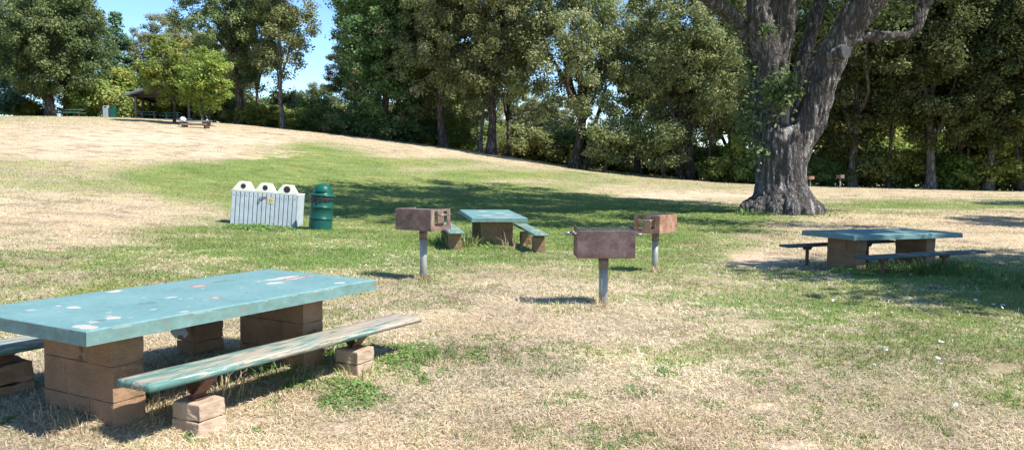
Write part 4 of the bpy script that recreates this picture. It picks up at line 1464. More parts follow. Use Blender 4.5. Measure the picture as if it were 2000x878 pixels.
HG = 'trees on the hill at left'
CG = 'trees of the middle tree line'
RG = 'trees of the dark woods at right'
SG = 'bushes under the tree line'
BG = 'second row of trees behind the tree line'
TREES = [
 ('cedar', -5, 88, 1.15, 1.0, 0, 'blue-green cedar at the left edge of the photo', 'tree', HG),
 ('dense', 105, 84, 1.0, 1.15, 1, 'largest dark round oak on the hill, thick trunk, second tree from the left edge', 'tree', HG),
 ('dense', 140, 89, .8, .95, 3, 'dark oak with thinner trunk tucked right behind the largest hill oak', 'tree', HG),
 ('cedar', 238, 97, 1.0, .90, 2, 'layered blue-green cedar rising behind the shelter bins', 'tree', HG),
 ('cedar', 40, 104, 1.1, 1.1, 2.5, 'tall cedar far behind the largest hill oak', 'tree', HG),
 ('oakB', 322, 101, .80, .76, 0, 'rounded olive tree standing behind the shelter, its top against the sky', 'tree', HG),
 ('oakB', 392, 104, .70, .70, 2.2, 'lower olive tree behind the two bright young trees', 'tree', HG),
 ('young', 345, 70, .95, .92, 0, 'bright yellow-green young tree with thin trunk, left one beside the low bench', 'tree', HG),
 ('young2', 402, 68.5, 1.0, .90, 1, 'bright yellow-green young tree, right one beside the low bench', 'tree', HG),
 ('oakA', 470, 82, .90, 1.05, .6, 'tall grey-green oak with pale flared trunk base right of the young trees', 'tree', HG, 'oak_dark'),
 ('slimA', 556, 79, 1.0, 1.05, 2.0, 'tall slender oak with straight dark trunk left of the sky gap', 'tree', HG),
 ('slimB', 508, 90, 1.1, 1.1, 1.0, 'slim tree hidden behind the tall slender oak on the hill', 'tree', HG, 'oak_dark'),
 ('dense', 628, 118, .62, .60, 2.0, 'small distant dark tree under the open sky gap', 'tree', CG),
 ('vine', 757, 76, 1.0, 1.05, .3, 'deep green tree hung with brown dead leaves down to the ground', 'tree', CG),
 ('vine', 815, 79, .9, 1.0, 2.8, 'second deep green drooping tree right of the one with brown dead leaves', 'tree', CG, 'oak'),
 ('slimA', 722, 92, 1.2, 1.35, 1.1, 'tall tree whose high branches overhang the sky gap', 'tree', CG, 'oak_dark'),
 ('oakB', 868, 74, .95, 1.12, 4.0, 'olive tree with dark trunk right of the drooping green trees', 'tree', CG),
 ('oakB', 958, 71, 1.05, 1.15, 1.4, 'spreading olive oak with pale stump-like trunk base in the middle of the tree line', 'tree', CG),
 ('slimA', 938, 74, .8, .85, 3.3, 'thin trunk leaning close to the left of the spreading olive oak', 'tree', CG),
 ('slimB', 994, 79, .9, .95, .3, 'slender forked tree right behind the spreading olive oak', 'tree', CG, 'olive'),
 ('oakC', 1120, 70, .92, 1.10, .1, 'double trunked oak, one stem upright and one leaning right', 'tree', CG),
 ('small', 1178, 68, 1.0, 1.0, 0, 'small low tree leaning right beside the double trunked oak', 'tree', CG),
 ('oakB', 1245, 82, .9, 1.0, 2.0, 'olive tree behind the low leaning tree, crown against the sky', 'tree', CG),
 ('small', 1300, 67.5, 1.1, 1.05, 3.0, 'small drooping tree leaning left in front of the thick dark trunk', 'tree', CG),
 ('oakC', 1350, 70, 1.0, 1.12, 3.6, 'big oak with thick dark forked trunk left of the foreground oak', 'tree', CG),
 ('slimB', 1384, 68, .75, .8, 1.0, 'thin short trunked tree right of the thick dark forked trunk', 'tree', CG, 'oak'),
 ('slimA', 1425, 72, .9, 1.0, 5.0, 'pale slim tree behind the yellow-green bush by the foreground oak', 'tree', RG),
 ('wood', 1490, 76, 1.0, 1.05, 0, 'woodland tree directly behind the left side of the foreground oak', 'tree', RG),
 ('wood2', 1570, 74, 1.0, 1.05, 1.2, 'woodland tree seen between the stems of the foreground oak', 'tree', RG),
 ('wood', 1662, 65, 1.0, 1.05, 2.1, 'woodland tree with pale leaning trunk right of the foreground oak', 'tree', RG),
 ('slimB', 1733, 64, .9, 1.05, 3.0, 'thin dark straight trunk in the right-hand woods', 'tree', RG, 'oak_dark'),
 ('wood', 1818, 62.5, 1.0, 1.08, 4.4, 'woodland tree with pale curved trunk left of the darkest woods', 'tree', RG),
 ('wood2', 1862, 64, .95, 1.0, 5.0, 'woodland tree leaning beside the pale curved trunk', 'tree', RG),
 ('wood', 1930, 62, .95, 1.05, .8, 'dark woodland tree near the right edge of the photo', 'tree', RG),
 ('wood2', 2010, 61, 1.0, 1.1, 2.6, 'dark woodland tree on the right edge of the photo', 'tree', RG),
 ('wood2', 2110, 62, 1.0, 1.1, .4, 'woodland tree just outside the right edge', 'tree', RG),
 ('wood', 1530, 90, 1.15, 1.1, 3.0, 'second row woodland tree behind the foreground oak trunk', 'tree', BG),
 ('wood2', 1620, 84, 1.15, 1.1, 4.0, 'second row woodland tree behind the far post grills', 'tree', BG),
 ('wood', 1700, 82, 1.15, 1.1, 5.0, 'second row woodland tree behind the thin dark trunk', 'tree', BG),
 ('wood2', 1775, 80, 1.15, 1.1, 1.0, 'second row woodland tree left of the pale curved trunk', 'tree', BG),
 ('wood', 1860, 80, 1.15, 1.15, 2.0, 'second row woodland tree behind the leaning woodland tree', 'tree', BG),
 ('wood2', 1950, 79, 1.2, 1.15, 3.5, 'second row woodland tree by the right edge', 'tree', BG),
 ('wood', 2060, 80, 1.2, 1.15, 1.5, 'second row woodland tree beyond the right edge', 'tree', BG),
 ('wood', 1420, 92, 1.05, 1.05, 1.5, 'second row woodland tree left of the foreground oak', 'tree', BG, 'oak'),
 ('oakB', 1320, 96, 1.0, 1.0, 5.5, 'second row tree behind the thick dark forked trunk', 'tree', BG),
 ('dense', -120, 86, 1.0, 1.1, 2.0, 'dark oak just outside the left edge on the hill', 'tree', HG),
 ('dense', 440, 100, .8, .8, .5, 'dark oak far behind the bright young trees', 'tree', HG),
 ('dense', 860, 92, .8, .85, 5.0, 'dark round tree behind the drooping green trees', 'tree', BG),
 ('oakB', 1022, 108, .9, .62, 3.0, 'low olive tree filling the gap left of the double trunked oak', 'tree', BG, 'oak'),
 ('oakB', 1078, 104, .8, .55, 1.0, 'low olive tree just left of the double trunked oak', 'tree', BG),
 ('oakB', 930, 100, .9, .75, 4.0, 'olive tree behind the thin leaning trunk', 'tree', BG),
 ('oakB', 712, 86, .7, .62, 5.0, 'low olive tree at the right foot of the sky gap', 'tree', CG, 'oak_dark'),
]
for T in TREES:
    T = list(T)
    leaf = T[9] if len(T) > 9 else None
    put(T[0], T[1], T[2], T[3], T[4], T[5], T[6], T[7], T[8], leaf)
BUSHES = [
 ('bush', 195, 88, 1.5, 1.4, 0, 'broad green bush behind the two far litter bins'),
 ('bush', 252, 95, 1.7, 2.0, 1, 'tall green bush behind the left end of the shelter', 'bright'),
 ('bushd', 60, 90, 1.0, .7, 2, 'low bush between the left edge cedar and the largest hill oak', 'bright'),
 ('bush', 160, 92, 1.3, .9, 2.5, 'low bush behind the green far table'),
 ('bushd', 320, 98, 1.6, 1.4, 3, 'dark bush seen through the shelter posts'),
 ('bushd', 385, 92, 1.3, 1.0, 4, 'dark bush behind the low bench on the hill'),
 ('bush', 440, 84, .9, .9, 5, 'bush left of the pale flared oak trunk', 'autumn'),
 ('bush', 510, 83, 1.0, .75, 1, 'bush between the flared oak trunk and the slender oak', 'bright'),
 ('bush', 600, 84, 1.1, .75, 2, 'rounded yellow-green bush right of the slender oak', 'bright'),
 ('bush', 640, 82, 1.1, .85, 3, 'green bush at the left foot of the drooping green tree'),
 ('bush', 545, 86, 1.0, .8, 6, 'small bush directly behind the slender oak trunk'),
 ('bushd', 700, 77, 1.2, .8, 0, 'dark bush under the drooping tree with brown dead leaves', 'locust'),
 ('bushd', 790, 77, 1.3, .9, 1, 'dark bush at the right foot of the drooping trees', 'locust'),
 ('bushy', 895, 77, .9, 1.0, 1.5, 'bright bush between the olive tree and the thin leaning trunk'),
 ('bush', 850, 80, 1.3, 1.2, 3, 'green bush behind the trunk of the olive tree'),
 ('bushd', 1035, 84, 1.4, 1.3, 3, 'dark bush in the gap left of the double trunked oak', 'oak'),
 ('bushd', 1075, 88, 1.5, 1.6, 3.5, 'taller dark bush in the gap left of the double trunked oak', 'green'),
 ('bushd', 1000, 92, 1.5, 1.2, 4.5, 'far bush behind the slender forked tree', 'oak'),
 ('bush', 1145, 85, 1.4, 1.4, 4, 'green bush behind the leaning stem of the double oak'),
 ('bush', 1265, 96, 1.6, 1.3, 5, 'far green bush beside the white house', 'oak'),
 ('bushy', 1442, 67, .85, 1.35, 0, 'brightest yellow-green bush left of the foreground oak trunk'),
 ('bushd', 1405, 68, .9, .75, 1, 'dark low bush left of the brightest yellow-green bush', 'green'),
 ('bushd', 1470, 68, 1.2, .6, 2, 'dark green ground bush right at the left side of the foreground oak trunk', 'green'),
 ('bushd', 1390, 78, 1.4, 1.2, 2.2, 'dark bush behind the thin short trunked tree'),
 ('bush', 1600, 66, 1.0, .7, 3, 'low green bush behind the far post grills'),
 ('bushd', 1650, 69, 1.3, 1.2, 4, 'dark bush behind the pale leaning trunk'),
 ('bush', 1700, 66, 1.2, 1.0, 5, 'green bush left of the thin dark trunk', 'autumn'),
 ('bushd', 1760, 66, 1.3, 1.1, .5, 'dark bush right of the thin dark trunk'),
 ('bushd', 1840, 65, 1.2, 1.0, 1.5, 'dark bush at the foot of the pale curved trunk'),
 ('bush', 1900, 65, 1.2, 1.3, 2.5, 'bush in the darkest part of the right-hand woods', 'oak_dark'),
 ('bushd', 1965, 63, 1.3, 1.2, 3.5, 'dark bush close to the right edge of the photo'),
 ('bushd', 2030, 63, 1.3, 1.2, 4.5, 'dark bush just beyond the right edge'),
 ('bush', 1550, 70, 1.4, 1.0, 5.5, 'green bush hidden behind the foreground oak trunk'),
 ('bush', 1720, 76, 1.7, 1.9, 1.5, 'tall turning bush deep in the right-hand woods', 'green'),
 ('bush', 1610, 76, 1.7, 2.0, 2.0, 'tall yellowing bush deep in the woods by the oak', 'autumn'),
 ('bushd', 1830, 76, 1.8, 2.0, 2.0, 'tall dark bush deep in the woods behind the pale curved trunk'),
 ('bushd', 1930, 75, 1.8, 2.0, 4.0, 'tall dark bush deep in the woods near the right edge'),
]
for k in range(26):
    px_ = 480 + k * 37
    BUSHES.append((['bush', 'bushd'][k % 2], px_, 95 + (k * 7) % 9, 1.5, 1.25 + .25 * (k % 3), k * 1.3,
                   'far bush in the low hedge line, ' + ['behind the drooping trees', 'behind the flared oak', 'behind the sky gap', 'behind the olive oak', 'behind the double oak', 'behind the forked trunk'][min(5, [1, 1, 1, 2, 2, 2, 0, 0, 0, 0, 0, 3, 3, 3, 3, 3, 4, 4, 4, 4, 5, 5, 5, 5, 5, 5][k])], ['oak', 'green', 'oak_dark'][k % 3]))
for B_ in BUSHES:
    leaf = B_[7] if len(B_) > 7 else None
    put(B_[0], B_[1], B_[2], B_[3], B_[4], B_[5], B_[6], 'bush', SG, leaf)
for k, e in PROTO.items():
    if not e[1]:
        for ch_ in list(e[0].children): bpy.data.objects.remove(ch_)
        bpy.data.objects.remove(e[0])

# ------------------------------------------------------------------ the big oak
def big_oak():
    D = 27.0
    def P(px, py, dd=0):
        d = D + dd
        f = d / math.cos(PITCH)
        # point on the ray through the pixel at world y = d
        vx = (px - 1000) / F
        vy = math.cos(PITCH) + (439 - py) / F * math.sin(PITCH)
        vz = -math.sin(PITCH) + (439 - py) / F * math.cos(PITCH)
        k = d / vy
        return np.array([vx * k, d, vz * k + CZ])
    S = D / F
    limbs = [
     [(1525, 440, 0, 82), (1525, 416, 0, 70), (1524, 398, 0, 58), (1524, 375, 0, 51), (1525, 340, 0, 47), (1526, 300, 0, 48), (1529, 265, 0, 50), (1530, 245, 0, 44)],
     [(1514, 290, 0, 34), (1514, 230, 0, 33), (1513, 180, 0, 31), (1510, 130, 0, 30), (1500, 90, 0, 27), (1486, 35, 0, 25), (1476, -40, 0, 25), (1462, -150, -1, 20), (1440, -290, -2, 13), (1400, -420, -3, 7)],
     [(1515, 160, .2, 26), (1524, 90, .1, 23), (1534, 30, 0, 24), (1538, -40, 0, 24), (1548, -160, .5, 18), (1570, -320, 1.5, 11), (1600, -440, 2.5, 6)],
     [(1494, 280, .3, 24), (1484, 210, .5, 17), (1476, 150, .5, 14), (1470, 110, .4, 14), (1456, 68, .2, 14), (1434, 38, 0, 13), (1405, 12, -.5, 12), (1370, -12, -1, 11), (1320, -60, -2, 10), (1250, -140, -3, 7), (1180, -220, -4, 5)],
     [(1540, 285, .9, 22), (1546, 215, 1.3, 14), (1556, 150, 1.6, 13), (1573, 100, 1.9, 15), (1588, 50, 2.1, 15), (1601, 0, 2.3, 15), (1615, -70, 2.6, 15), (1640, -190, 4, 11), (1660, -330, 6, 6)],
     [(1548, 200, 1.6, 9), (1570, 150, 2.3, 9), (1594, 108, 2.8, 9), (1624, 76, 3.3, 9), (1660, 50, 4, 9), (1720, 0, 5, 8), (1790, -70, 6, 6)],
     [(1540, 310, -.1, 34), (1566, 262, -.2, 34), (1590, 215, -.4, 30), (1603, 175, -.5, 28), (1615, 138, -.6, 27), (1636, 92, -.7, 27), (1664, 45, -.9, 28), (1698, 0, -1.1, 29), (1738, -55, -1.3, 26), (1795, -135, -2, 20), (1860, -230, -3, 13), (1920, -330, -4, 7)],
     [(1650, 78, -.4, 12), (1690, 70, -.2, 11), (1732, 70, 0, 10), (1772, 68, .2, 10), (1790, 54, .2, 11), (1800, 20, .2, 11), (1822, -18, .2, 10), (1860, -80, .5, 8), (1930, -150, 1, 5)],
     [(1606, 118, -.7, 15), (1626, 106, -1.0, 14), (1644, 103, -1.25, 13)],
    ]
    paths = []
    for L in limbs:
        pts = np.array([P(a, b, c) for a, b, c, _ in L])
        rad = np.array([r for *_, r in L]) * S
        # resample smoothly
        t = np.arange(len(L))
        tt = np.linspace(0, len(L) - 1, (len(L) - 1) * 5 + 1)
        def cr(v):
            out = []
            for q in tt:
                i = int(min(q, len(L) - 2))
                f = q - i
                p0, p1, p2, p3 = v[max(i - 1, 0)], v[i], v[i + 1], v[min(i + 2, len(L) - 1)]
                out.append(.5 * ((2 * p1) + (-p0 + p2) * f + (2 * p0 - 5 * p1 + 4 * p2 - p3) * f * f + (-p0 + 3 * p1 - 3 * p2 + p3) * f ** 3))
            return np.array(out)
        paths.append((cr(pts), cr(rad)))
    # voxel union of capped tubes
    mb = MB()
    for Pp, rr in paths:
        mb.tube([tuple(p) for p in Pp], list(rr), 20)
    # burls and root flares
    base = P(1525, 416)
    gzb = base[2]
    for k, (a, ln, rd) in enumerate([(190, 1.35, .30), (215, 1.3, .26), (240, 1.15, .33), (268, 1.15, .30), (300, 1.15, .34), (330, 1.2, .30), (355, 1.35, .28), (60, 1.3, .3), (120, 1.3, .3)]):
        ca, sa = math.cos(R(a)), math.sin(R(a))
        mb.tube([(base[0] + ca * .45, base[1] + sa * .45, gzb + 1.3), (base[0] + ca * .75, base[1] + sa * .75, gzb + .55), (base[0] + ca * ln * .92, base[1] + sa * ln * .92, gzb + .10), (base[0] + ca * ln * 1.15, base[1] + sa * ln * 1.15, gzb - .25)], [rd * .6, rd * .9, rd, rd * .5], 12)
    for (px, py, dd, r_) in [(1552, 262, -.75, 17), (1535, 262, -.7, 13), (1566, 275, -.6, 12), (1523, 272, -.75, 12), (1512, 390, -.85, 13), (1532, 380, -.85, 11), (1548, 388, -.8, 10), (1520, 402, -.95, 11), (1600, 160, -1.0, 9), (1500, 55, -.4, 10)]:
        p = P(px, py, dd)
        bmesh.ops.create_icosphere(mb.bm, subdivisions=2, radius=r_ * S * .72, matrix=Matrix.Translation(Vector(p)))
    root = empty('oak_tree', (float(base[0]), D, g1(base[0], D)))
    bpy.context.view_layer.update()
    to = mb.build('trunk', M['bark_oak'])
    rm = to.modifiers.new('remesh', 'REMESH')
    rm.mode = 'VOXEL'
    rm.voxel_size = .04
    dg = bpy.context.evaluated_depsgraph_get()
    me = bpy.data.meshes.new_from_object(to.evaluated_get(dg))
    bpy.data.objects.remove(to)
    bm_ = bmesh.new()
    bm_.from_mesh(me)
    for _ in range(3):
        bmesh.ops.smooth_vert(bm_, verts=bm_.verts, factor=.5, use_axis_x=True, use_axis_y=True, use_axis_z=True)
    bm_.to_mesh(me)
    bm_.free()
    n = len(me.vertices)
    co_ = np.empty(n * 3, np.float32)
    me.vertices.foreach_get('co', co_)
    co_ = co_.reshape(-1, 3).astype(float)
    nr = np.empty(n * 3, np.float32)
    me.vertices.foreach_get('normal', nr)
    nr = nr.reshape(-1, 3)
    rid = np.minimum(np.abs(vn3(co_[:, 0] * 6.5, co_[:, 1] * 6.5, co_[:, 2] * 1.1, 4) - .5), np.abs(vn3(co_[:, 0] * 9 + 5, co_[:, 1] * 9, co_[:, 2] * 1.7, 14) - .5)) * 4
    big = vn3(co_[:, 0] * 2.2, co_[:, 1] * 2.2, co_[:, 2] * .8, 6) - .5
    fin = vn3(co_[:, 0] * 14, co_[:, 1] * 14, co_[:, 2] * 4, 8) - .5
    disp = (np.minimum(rid, 1) - .75) * .06 + big * .12 + fin * .03
    co_ += nr * disp[:, None]
    co_ -= np.array(root.location)
    me.vertices.foreach_set('co', co_.astype(np.float32).ravel())
    me.polygons.foreach_set('use_smooth', np.ones(len(me.polygons), bool))
    me.update()
    me.materials.clear()
    # tone for scars: bare weathered wood round the fork
    a = me.attributes.new('tint', 'FLOAT', 'POINT')
    W_ = co_ + np.array(root.location)
    tv = np.zeros(n)
    for (px, py, rx, ry) in [(1530, 235, 4.5, 28), (1568, 268, 7, 18), (1563, 292, 7, 14), (1522, 262, 7, 12), (1565, 400, 4, 14), (1580, 240, 3, 10)]:
        c = P(px, py)
        q = ((W_[:, 0] - c[0]) / (rx * S)) ** 2 + ((W_[:, 2] - c[2]) / (ry * S)) ** 2
        q = q + (vn3(W_[:, 0] * 9, W_[:, 1] * 9, W_[:, 2] * 3, 17) - .5) * 1.2
        tv = np.maximum(tv, np.clip((1.1 - q) * 3, 0, 1) * (W_[:, 1] < D + .1))
    fur = np.clip((rid - .12) * 2.2, 0, 1)
    a2 = me.attributes.new('furrow', 'FLOAT', 'POINT')
    a2.data.foreach_set('value', fur.astype(np.float32))
    a.data.foreach_set('value', tv.astype(np.float32))
    tr = link('trunk', me, root, M['bark_oak'])
    t = M['bark_oak'].node_tree
    b = t.nodes['Principled BSDF']
    old = b.inputs['Base Color'].links[0].from_socket
    at = N(t, 'Attribute', attribute_name='tint')
    nn_ = noise(t, coord(t, 'Object', (1, 1, .3)), 20, 4, .7)
    af = N(t, 'Attribute', attribute_name='furrow')
    old = mix(t, af.outputs['Fac'], (.075, .066, .062), old)
    new = mix(t, at.outputs['Fac'], old, ramp(t, nn_, [(.3, (.24, .21, .185)), (.7, (.50, .47, .44))]))
    t.links.new(new, b.inputs['Base Color'])
    # tarred saw cut on the stub
    p = Vector(P(1645, 103, -1.28)) - root.location
    dirv = (Vector(P(1645, 103, -1.3)) - Vector(P(1628, 106, -1.0))).normalized()
    c = MB().tube([(0, 0, -.02), (0, 0, .16)], .20, 24).build('saw_cut', M['cutwood'], tr)
    c.location = p + dirv * .0
    c.rotation_euler = dirv.to_track_quat('Z', 'Y').to_euler()
    # crown
    r = np.random.default_rng(99)
    C_ = []
    cx, cy, cz = 9.6, D + .5, 11.5
    tries = 0
    while len(C_) < 430 and tries < 20000:
        tries += 1
        v = r.normal(size=3)
        v /= np.linalg.norm(v)
        q = r.random() ** .42
        wob = .7 + .6 * float(vn3(v[0] * 2, v[1] * 2, v[2] * 2, 40))
        p = np.array([cx + v[0] * q * 10.5 * wob, cy + v[1] * q * 10.5 * wob, cz + v[2] * q * 7.0 * wob])
        u, vv = to_px(*p)
        if p[2] < 7.2: continue
        sunny = False
        for (a_, b_) in ((1535, 390), (1540, 350), (1545, 310), (1550, 370), (1525, 375), (1590, 230), (1560, 290)):
            o_ = P(a_, b_, -.8)
            w_ = p - o_
            s_ = np.array(sdir)
            if np.linalg.norm(w_ - s_ * (w_ @ s_)) < (2.6 if b_ > 300 else 1.3): sunny = True
        if sunny: continue
        if vv > -45 and u < 2080: continue
        C_.append(p)
    # sprigs low on the stems and foliage along the side branch
    for (px, py, dd) in [(1520, 165, -.9), (1538, 178, -.8), (1505, 185, -.8), (1545, 160, -.5), (1525, 195, -.9), (1690, 20, 2), (1720, 30, 2.5), (1740, 10, 1.5), (1700, 45, 1.5), (1770, 15, 2), (1660, 15, 2.5), (1755, 40, 2.5),
                         (1690, 0, -1), (1745, -15, .5), (1465, 255, 0), (1470, 215, -.2), (1450, 20, 2), (1430, -5, 1), (1400, -10, 1), (1640, -5, 3), (1780, 40, 2), (1625, 40, 4), (1600, 60, 4), (1480, 290, -.5), (1512, 150, -.9), (1530, 190, -.9), (1550, 178, -.7), (1498, 170, -.8), (1515, 205, -.9), (1540, 145, -.7), (1485, 235, -.5), (1462, 200, .1), (1455, 165, .3), (1472, 310, -.4), (1452, 235, .3), (1500, 60, -.9), (1448, 90, 0), (1465, 130, 0), (1440, 50, 1), (1660, 40, 2), (1715, 12, 3), (1590, 240, 2.5), (1580, 200, 3)]:
        C_.append(P(px, py, dd))
    C_ = np.array(C_)
    k = len(C_)
    rad = r.uniform(.75, 1.35, k)
    rad[-43:] = r.uniform(.30, .62, 43)
    ns_ = 43
    AN = np.concatenate([Pp[10:] for Pp, _ in paths])
    AR = np.concatenate([rr[10:] for _, rr in paths])
    bp = []
    order = np.argsort([np.min(np.linalg.norm(AN - c, axis=1)) for c in C_])
    for ci in order:
        c = C_[ci]
        dist = np.linalg.norm(AN - c, axis=1)
        j = int(np.argmin(dist))
        BP = wander(AN[j], c, 6, .12 * dist[j] ** .5, r, -.05 * dist[j])
        BR = np.linspace(min(AR[j] * .6, .02 + .025 * dist[j]), .012, 6)
        bp.append((BP, BR))
        AN = np.concatenate([AN, BP[2:]])
        AR = np.concatenate([AR, BR[2:]])
    V, Q = polytube(bp, 6)
    lm_ = npmesh('limb', V - np.array(root.location), Q, smooth=True)
    bj = bmesh.new()
    bj.from_mesh(tr.data)
    bj.from_mesh(lm_)
    bj.to_mesh(tr.data)
    bj.free()
    bpy.data.meshes.remove(lm_)
    nper = 150
    V, Q, tint = leafcloud(C_[:-ns_], rad[:-ns_], nper, .115, r, .7)
    V2, Q2, tint2 = leafcloud(C_[-ns_:], rad[-ns_:], 55, .085, r, .9, np.full(ns_, .42))
    V, Q, tint = np.concatenate([V, V2]), np.concatenate([Q, Q2 + len(V)]), np.concatenate([tint, tint2])
    link('crown', npmesh('crown', V - np.array(root.location), Q, val=tint), root, G['oak_dark'])
    tag(root, 'huge grey multi-stemmed oak with flared trunk standing alone in the right foreground', 'tree')
    return root
big_oak()

# trees outside the right of the frame whose shade falls on the lawn
def shade_tree(x, y, seed, H, crown, ncl, lab, nper=185):
    o = make_tree('oak_tree', seed, H, .35, crown, 'green', nclump=ncl, nper=nper, cr=(.6, 1.1), forks=5, lsize=.12)
    o.location = (x, y, g1(x, y))
    tag(o, lab, 'tree')
shade_tree(14.9, 8.3, 61, 11, (6.3, 11.5, 4.8, 3.4), 105, 'oak outside the right edge shading the dark teal table')
shade_tree(25.5, 21.5, 62, 13, (5.5, 12.5, 5.5, 3.0), 80, 'oak outside the right edge throwing bands of shade behind the table')
shade_tree(33.5, 33, 63, 14, (5, 14, 5.5, 4), 110, 'leafy oak outside the right edge, farther back by the woods')

# ------------------------------------------------------------------ shelter and far furniture
def shelter():
    d = 84.0
    S = d / F
    x0, x1 = X(271, d), X(374, d)
    zg = g1((x0 + x1) / 2, d)
    o = empty('picnic_shelter', (x0, d, zg))
    tag(o, 'open timber picnic shelter with grey gabled roof on the hilltop, half hidden by young trees', 'shelter')
    W = x1 - x0
    Dp = 9.0
    skew = -.20                                     # the long side runs away to the left
    eave, rid = 2.35, 3.45
    for k in range(4):
        yk = Dp * k / 3
        for sx in (0, W):
            MB().box((sx + skew * yk, yk, eave / 2 - .1), (.2, .2, eave + .2)).build('post', M['post_wood'] if k == 0 else M['post_dark'], o)
    for sx in (0, W):
        MB().tube([(sx, -.8, eave + .05), (sx + skew * (Dp + .5), Dp + .5, eave + .05)], .13, 4).build('beam', M['post_dark'], o)
    MB().tube([(0, 0, eave), (W, 0, eave)], .12, 4).build('beam', M['post_dark'], o)
    # roof: two pitched slabs with overhang
    mb = MB()
    ov = .75
    y0, y1 = -1.2, Dp + 1.0
    def q(x, y, z):
        return mb.bm.verts.new((x + skew * y, y, z))
    for side in (-1, 1):
        xa = -ov if side < 0 else W + ov
        ze = eave - .05
        vs = [q(xa, y0, ze), q(W / 2, y0, rid), q(W / 2, y1, rid), q(xa, y1, ze)]
        vs2 = [q(xa, y0, ze + .14), q(W / 2, y0, rid + .14), q(W / 2, y1, rid + .14), q(xa, y1, ze + .14)]
        mb.bm.faces.new(vs)
        mb.bm.faces.new(vs2[::-1])
        for i in range(4):
            if i == 1: continue
            mb.bm.faces.new((vs[i], vs[(i + 1) % 4], vs2[(i + 1) % 4], vs2[i]))
    mb.build('roof', M['roof'], o)
    g = MB()
    g.prism([(.1, eave + .13), (W - .1, eave + .13), (W / 2, rid - .1)], -.02, .05)
    g.build('gable', M['post_dark'], o)
    for sd in (-1, 1):
        fb_ = MB()
        xa_, xb_ = (-ov, W / 2) if sd < 0 else (W + ov, W / 2)
        fb_.prism([(xa_ - skew * 0 + .24, eave - .07), (xb_ + .24, rid - .02), (xb_ + .24, rid + .20), (xa_ + .24, eave + .15)], y0 - .06, y0 - .01)
        fb_.build('fascia', M['roof'], o)
    pad = MB().box((W / 2 - .9, Dp / 2, -.02), (W + 3, Dp + 1.5, .12)).build('floor_pad', M['slab_pad'], o)
    return o
shelter()

def far_table(px, d, yaw, label, mat='green_top', s=1, white=True):
    x = X(px, d)
    o = empty('picnic_table', (x, d, g1(x, d)), (0, 0, yaw))
    tag(o, label, 'picnic table')
    MB().box((0, 0, .74 * s), (1.9 * s, .75 * s, .06), bev=.01).build('table_top', M[mat], o)
    for sy in (-1, 1):
        MB().box((0, sy * .68 * s, .44 * s), (1.9 * s, .26 * s, .05), bev=.01).build('seat', M[mat], o)
    for sx in (-.6, .6):
        l = MB()
        l.box((sx * s, 0, .33 * s), (.09, .1, .8 * s))
        l.box((sx * s, 0, .40 * s), (.08, 1.45 * s, .06))
        l.build('leg', M['steel'] if white else M['rust_frame'], o)
far_table(294, 85.5, .15, 'far picnic table with dark green top under the left part of the shelter')
far_table(341, 85.0, -.1, 'far picnic table under the right part of the shelter, behind the young trunk')
far_table(149, 84, .05, 'green topped far table right of the largest hill oak trunk', white=False)

def low_bench():
    x, d = hit(383, 250)
    x = float(x)
    d = float(d)
    o = empty('long_bench', (x, d, g1(x, d)), (0, 0, R(-4)))
    tag(o, 'long low slatted grey bench under the two bright young trees', 'bench')
    L = 2.4
    for k in range(3):
        MB().box((0, -.35 + .3 * k, .50 + .03 * k), (L, .22, .06), bev=.01).build('plank', M['steel'] if k != 1 else M['post_dark'], o)
    MB().box((0, -.5, .27), (L - .2, .05, .12)).build('rail', M['post_wood'], o)
    for sx in (-1, 1):
        MB().box((sx * (L / 2 - .3), -.05, .22), (.14, .8, .5)).build('leg', M['post_dark'], o)
    bgx = MB()
    rr = random.Random(5)
    for k in range(5):
        bgx.box((rr.uniform(-.12, .12), rr.uniform(-.1, .1), .12 + rr.uniform(-.03, .06)), (.28, .25, .2), rot=(rr.random(), rr.random(), rr.random()), bev=.05)
    b = bgx.build('bag', M['white'], None, (x - .9, d - .2, g1(x, d) + .52))
    tag(b, 'white bag lying on the left end of the long low hill bench', 'bag')
low_bench()

def litter_bin(px, d, mat, label):
    x = X(px, d)
    o = empty('litter_bin', (x, d, g1(x, d)))
    tag(o, label, 'litter bin')
    MB().box((0, 0, .42), (.52, .5, .88), bev=.03).build('body', M[mat], o)
    h = MB()
    h.prism([(-.27, .865), (.27, .865), (.2, 1.12), (-.2, 1.12)], -.25, .25)
    h.build('hood', M[mat], o)
    MB().box((0, -.256, .98), (.24, .01, .12)).build('opening', M['hole'], o)
litter_bin(214, 80.5, 'grey_bin', 'grey litter bin left of the green one near the shelter')
litter_bin(226, 80.5, 'drum', 'green litter bin right of the grey one near the shelter')

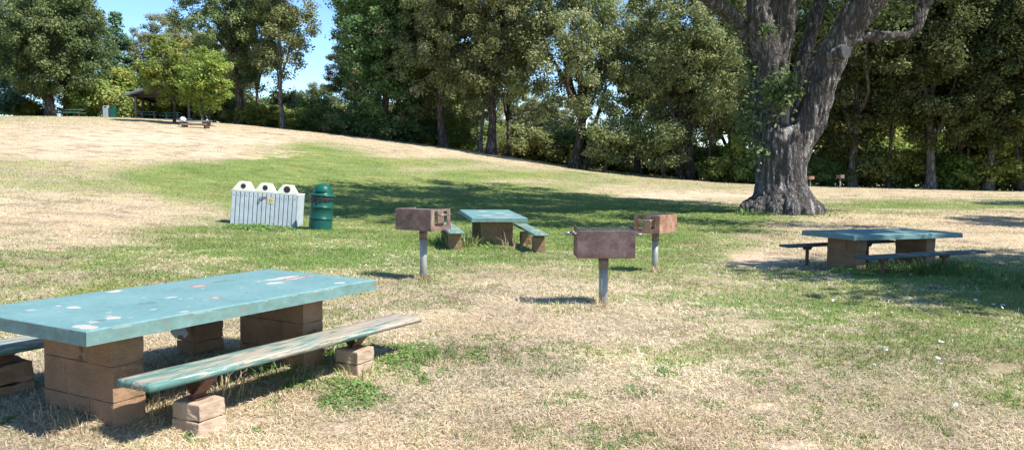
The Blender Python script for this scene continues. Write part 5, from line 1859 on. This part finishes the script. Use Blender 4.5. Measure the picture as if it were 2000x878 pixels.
def house():
    d = 150.0
    x = X(1213, d)
    z = g1(x, d)
    o = empty('house', (x, d, z), (0, 0, .2))
    tag(o, 'white walled house glimpsed between trunks far beyond the tree line', 'house')
    MB().box((0, 0, 1.9), (5.0, 5, 3.8)).build('wall', M['wall_white'], o)
    MB().prism([(-3.0, 3.81), (3.0, 3.81), (0, 5.1)], -2.9, 2.9).build('roof', M['roof'], o)
    for sx in (-1.2, 1.3):
        MB().box((sx, -2.52, 2.0), (.9, .05, 1.2)).build('window', M['hole'], o)
house()
def rail_fence():
    d = 112.0
    x0, x1 = X(1225, d), X(1420, d)
    o = empty('rail_fence', (x0, d, g1(x0, d)))
    tag(o, 'low pale rail fence crossing the gap beyond the thick dark trunk', 'fence')
    L = x1 - x0
    n = 6
    for k in range(n):
        xx_ = L * k / (n - 1)
        MB().box((xx_, 0, g1(x0 + xx_, d) - o.location.z + .5), (.14, .14, 1.1)).build('post', M['wall_white'], o)
    for zz in (.45, .9):
        MB().tube([(0, 0, zz), (L, 0, g1(x1, d) - o.location.z + zz)], .06, 4).build('rail', M['wall_white'], o)
rail_fence()

# small white petals and scraps on the grass at right
pts = [(1664, 607), (1741, 617), (1627, 593), (1724, 688), (1730, 693), (1838, 677), (1832, 710), (1836, 722), (1708, 724), (1866, 808), (1905, 593), (1940, 601), (1957, 608), (1778, 541), (1664, 634), (1958, 603), (1718, 686)]
desc = ['below the front bench of the shaded table', 'largest flake in the sunny grass left of the shade', 'in the shade edge, leftmost flake', 'middle pair, left flake', 'middle pair, right flake', 'by itself right of the middle pair', 'upper flake of the two low right ones',
        'lower flake of the two low right ones', 'on dry turf below the middle pair', 'nearest flake, low on dry turf', 'in deep shade, left of three', 'in deep shade, middle of three', 'in deep shade, lowest of three', 'right beneath the bench post', 'in green grass left of centre', 'in deep shade, right of three', 'top of the middle cluster']
for i, (px, py) in enumerate(pts):
    x, y = hit(px, py)
    z = g1(x, y)
    s = MB()
    rr = random.Random(i)
    n = 9
    c0 = s.bm.verts.new((0, 0, .012))
    sz = .024 * (1.5 if i == 1 else 1) * rr.uniform(.7, 1.1)
    ring = [s.bm.verts.new((math.cos(2 * PI * k / n) * sz * rr.uniform(.8, 1.3), math.sin(2 * PI * k / n) * sz * .6 * rr.uniform(.7, 1.2), rr.uniform(0, .015))) for k in range(n)]
    for k in range(n):
        s.bm.faces.new((c0, ring[k], ring[(k + 1) % n]))
    o = s.build('litter_flake', M['white'], None, (x, y, z + .035), (rr.uniform(-.4, .4), rr.uniform(-.4, .4), rr.random() * 3))
    so_ = o.modifiers.new('thick', 'SOLIDIFY')
    so_.thickness = .003
    tag(o, 'white flake on the right-hand grass, ' + desc[i], 'litter', 'white flakes scattered on the grass')
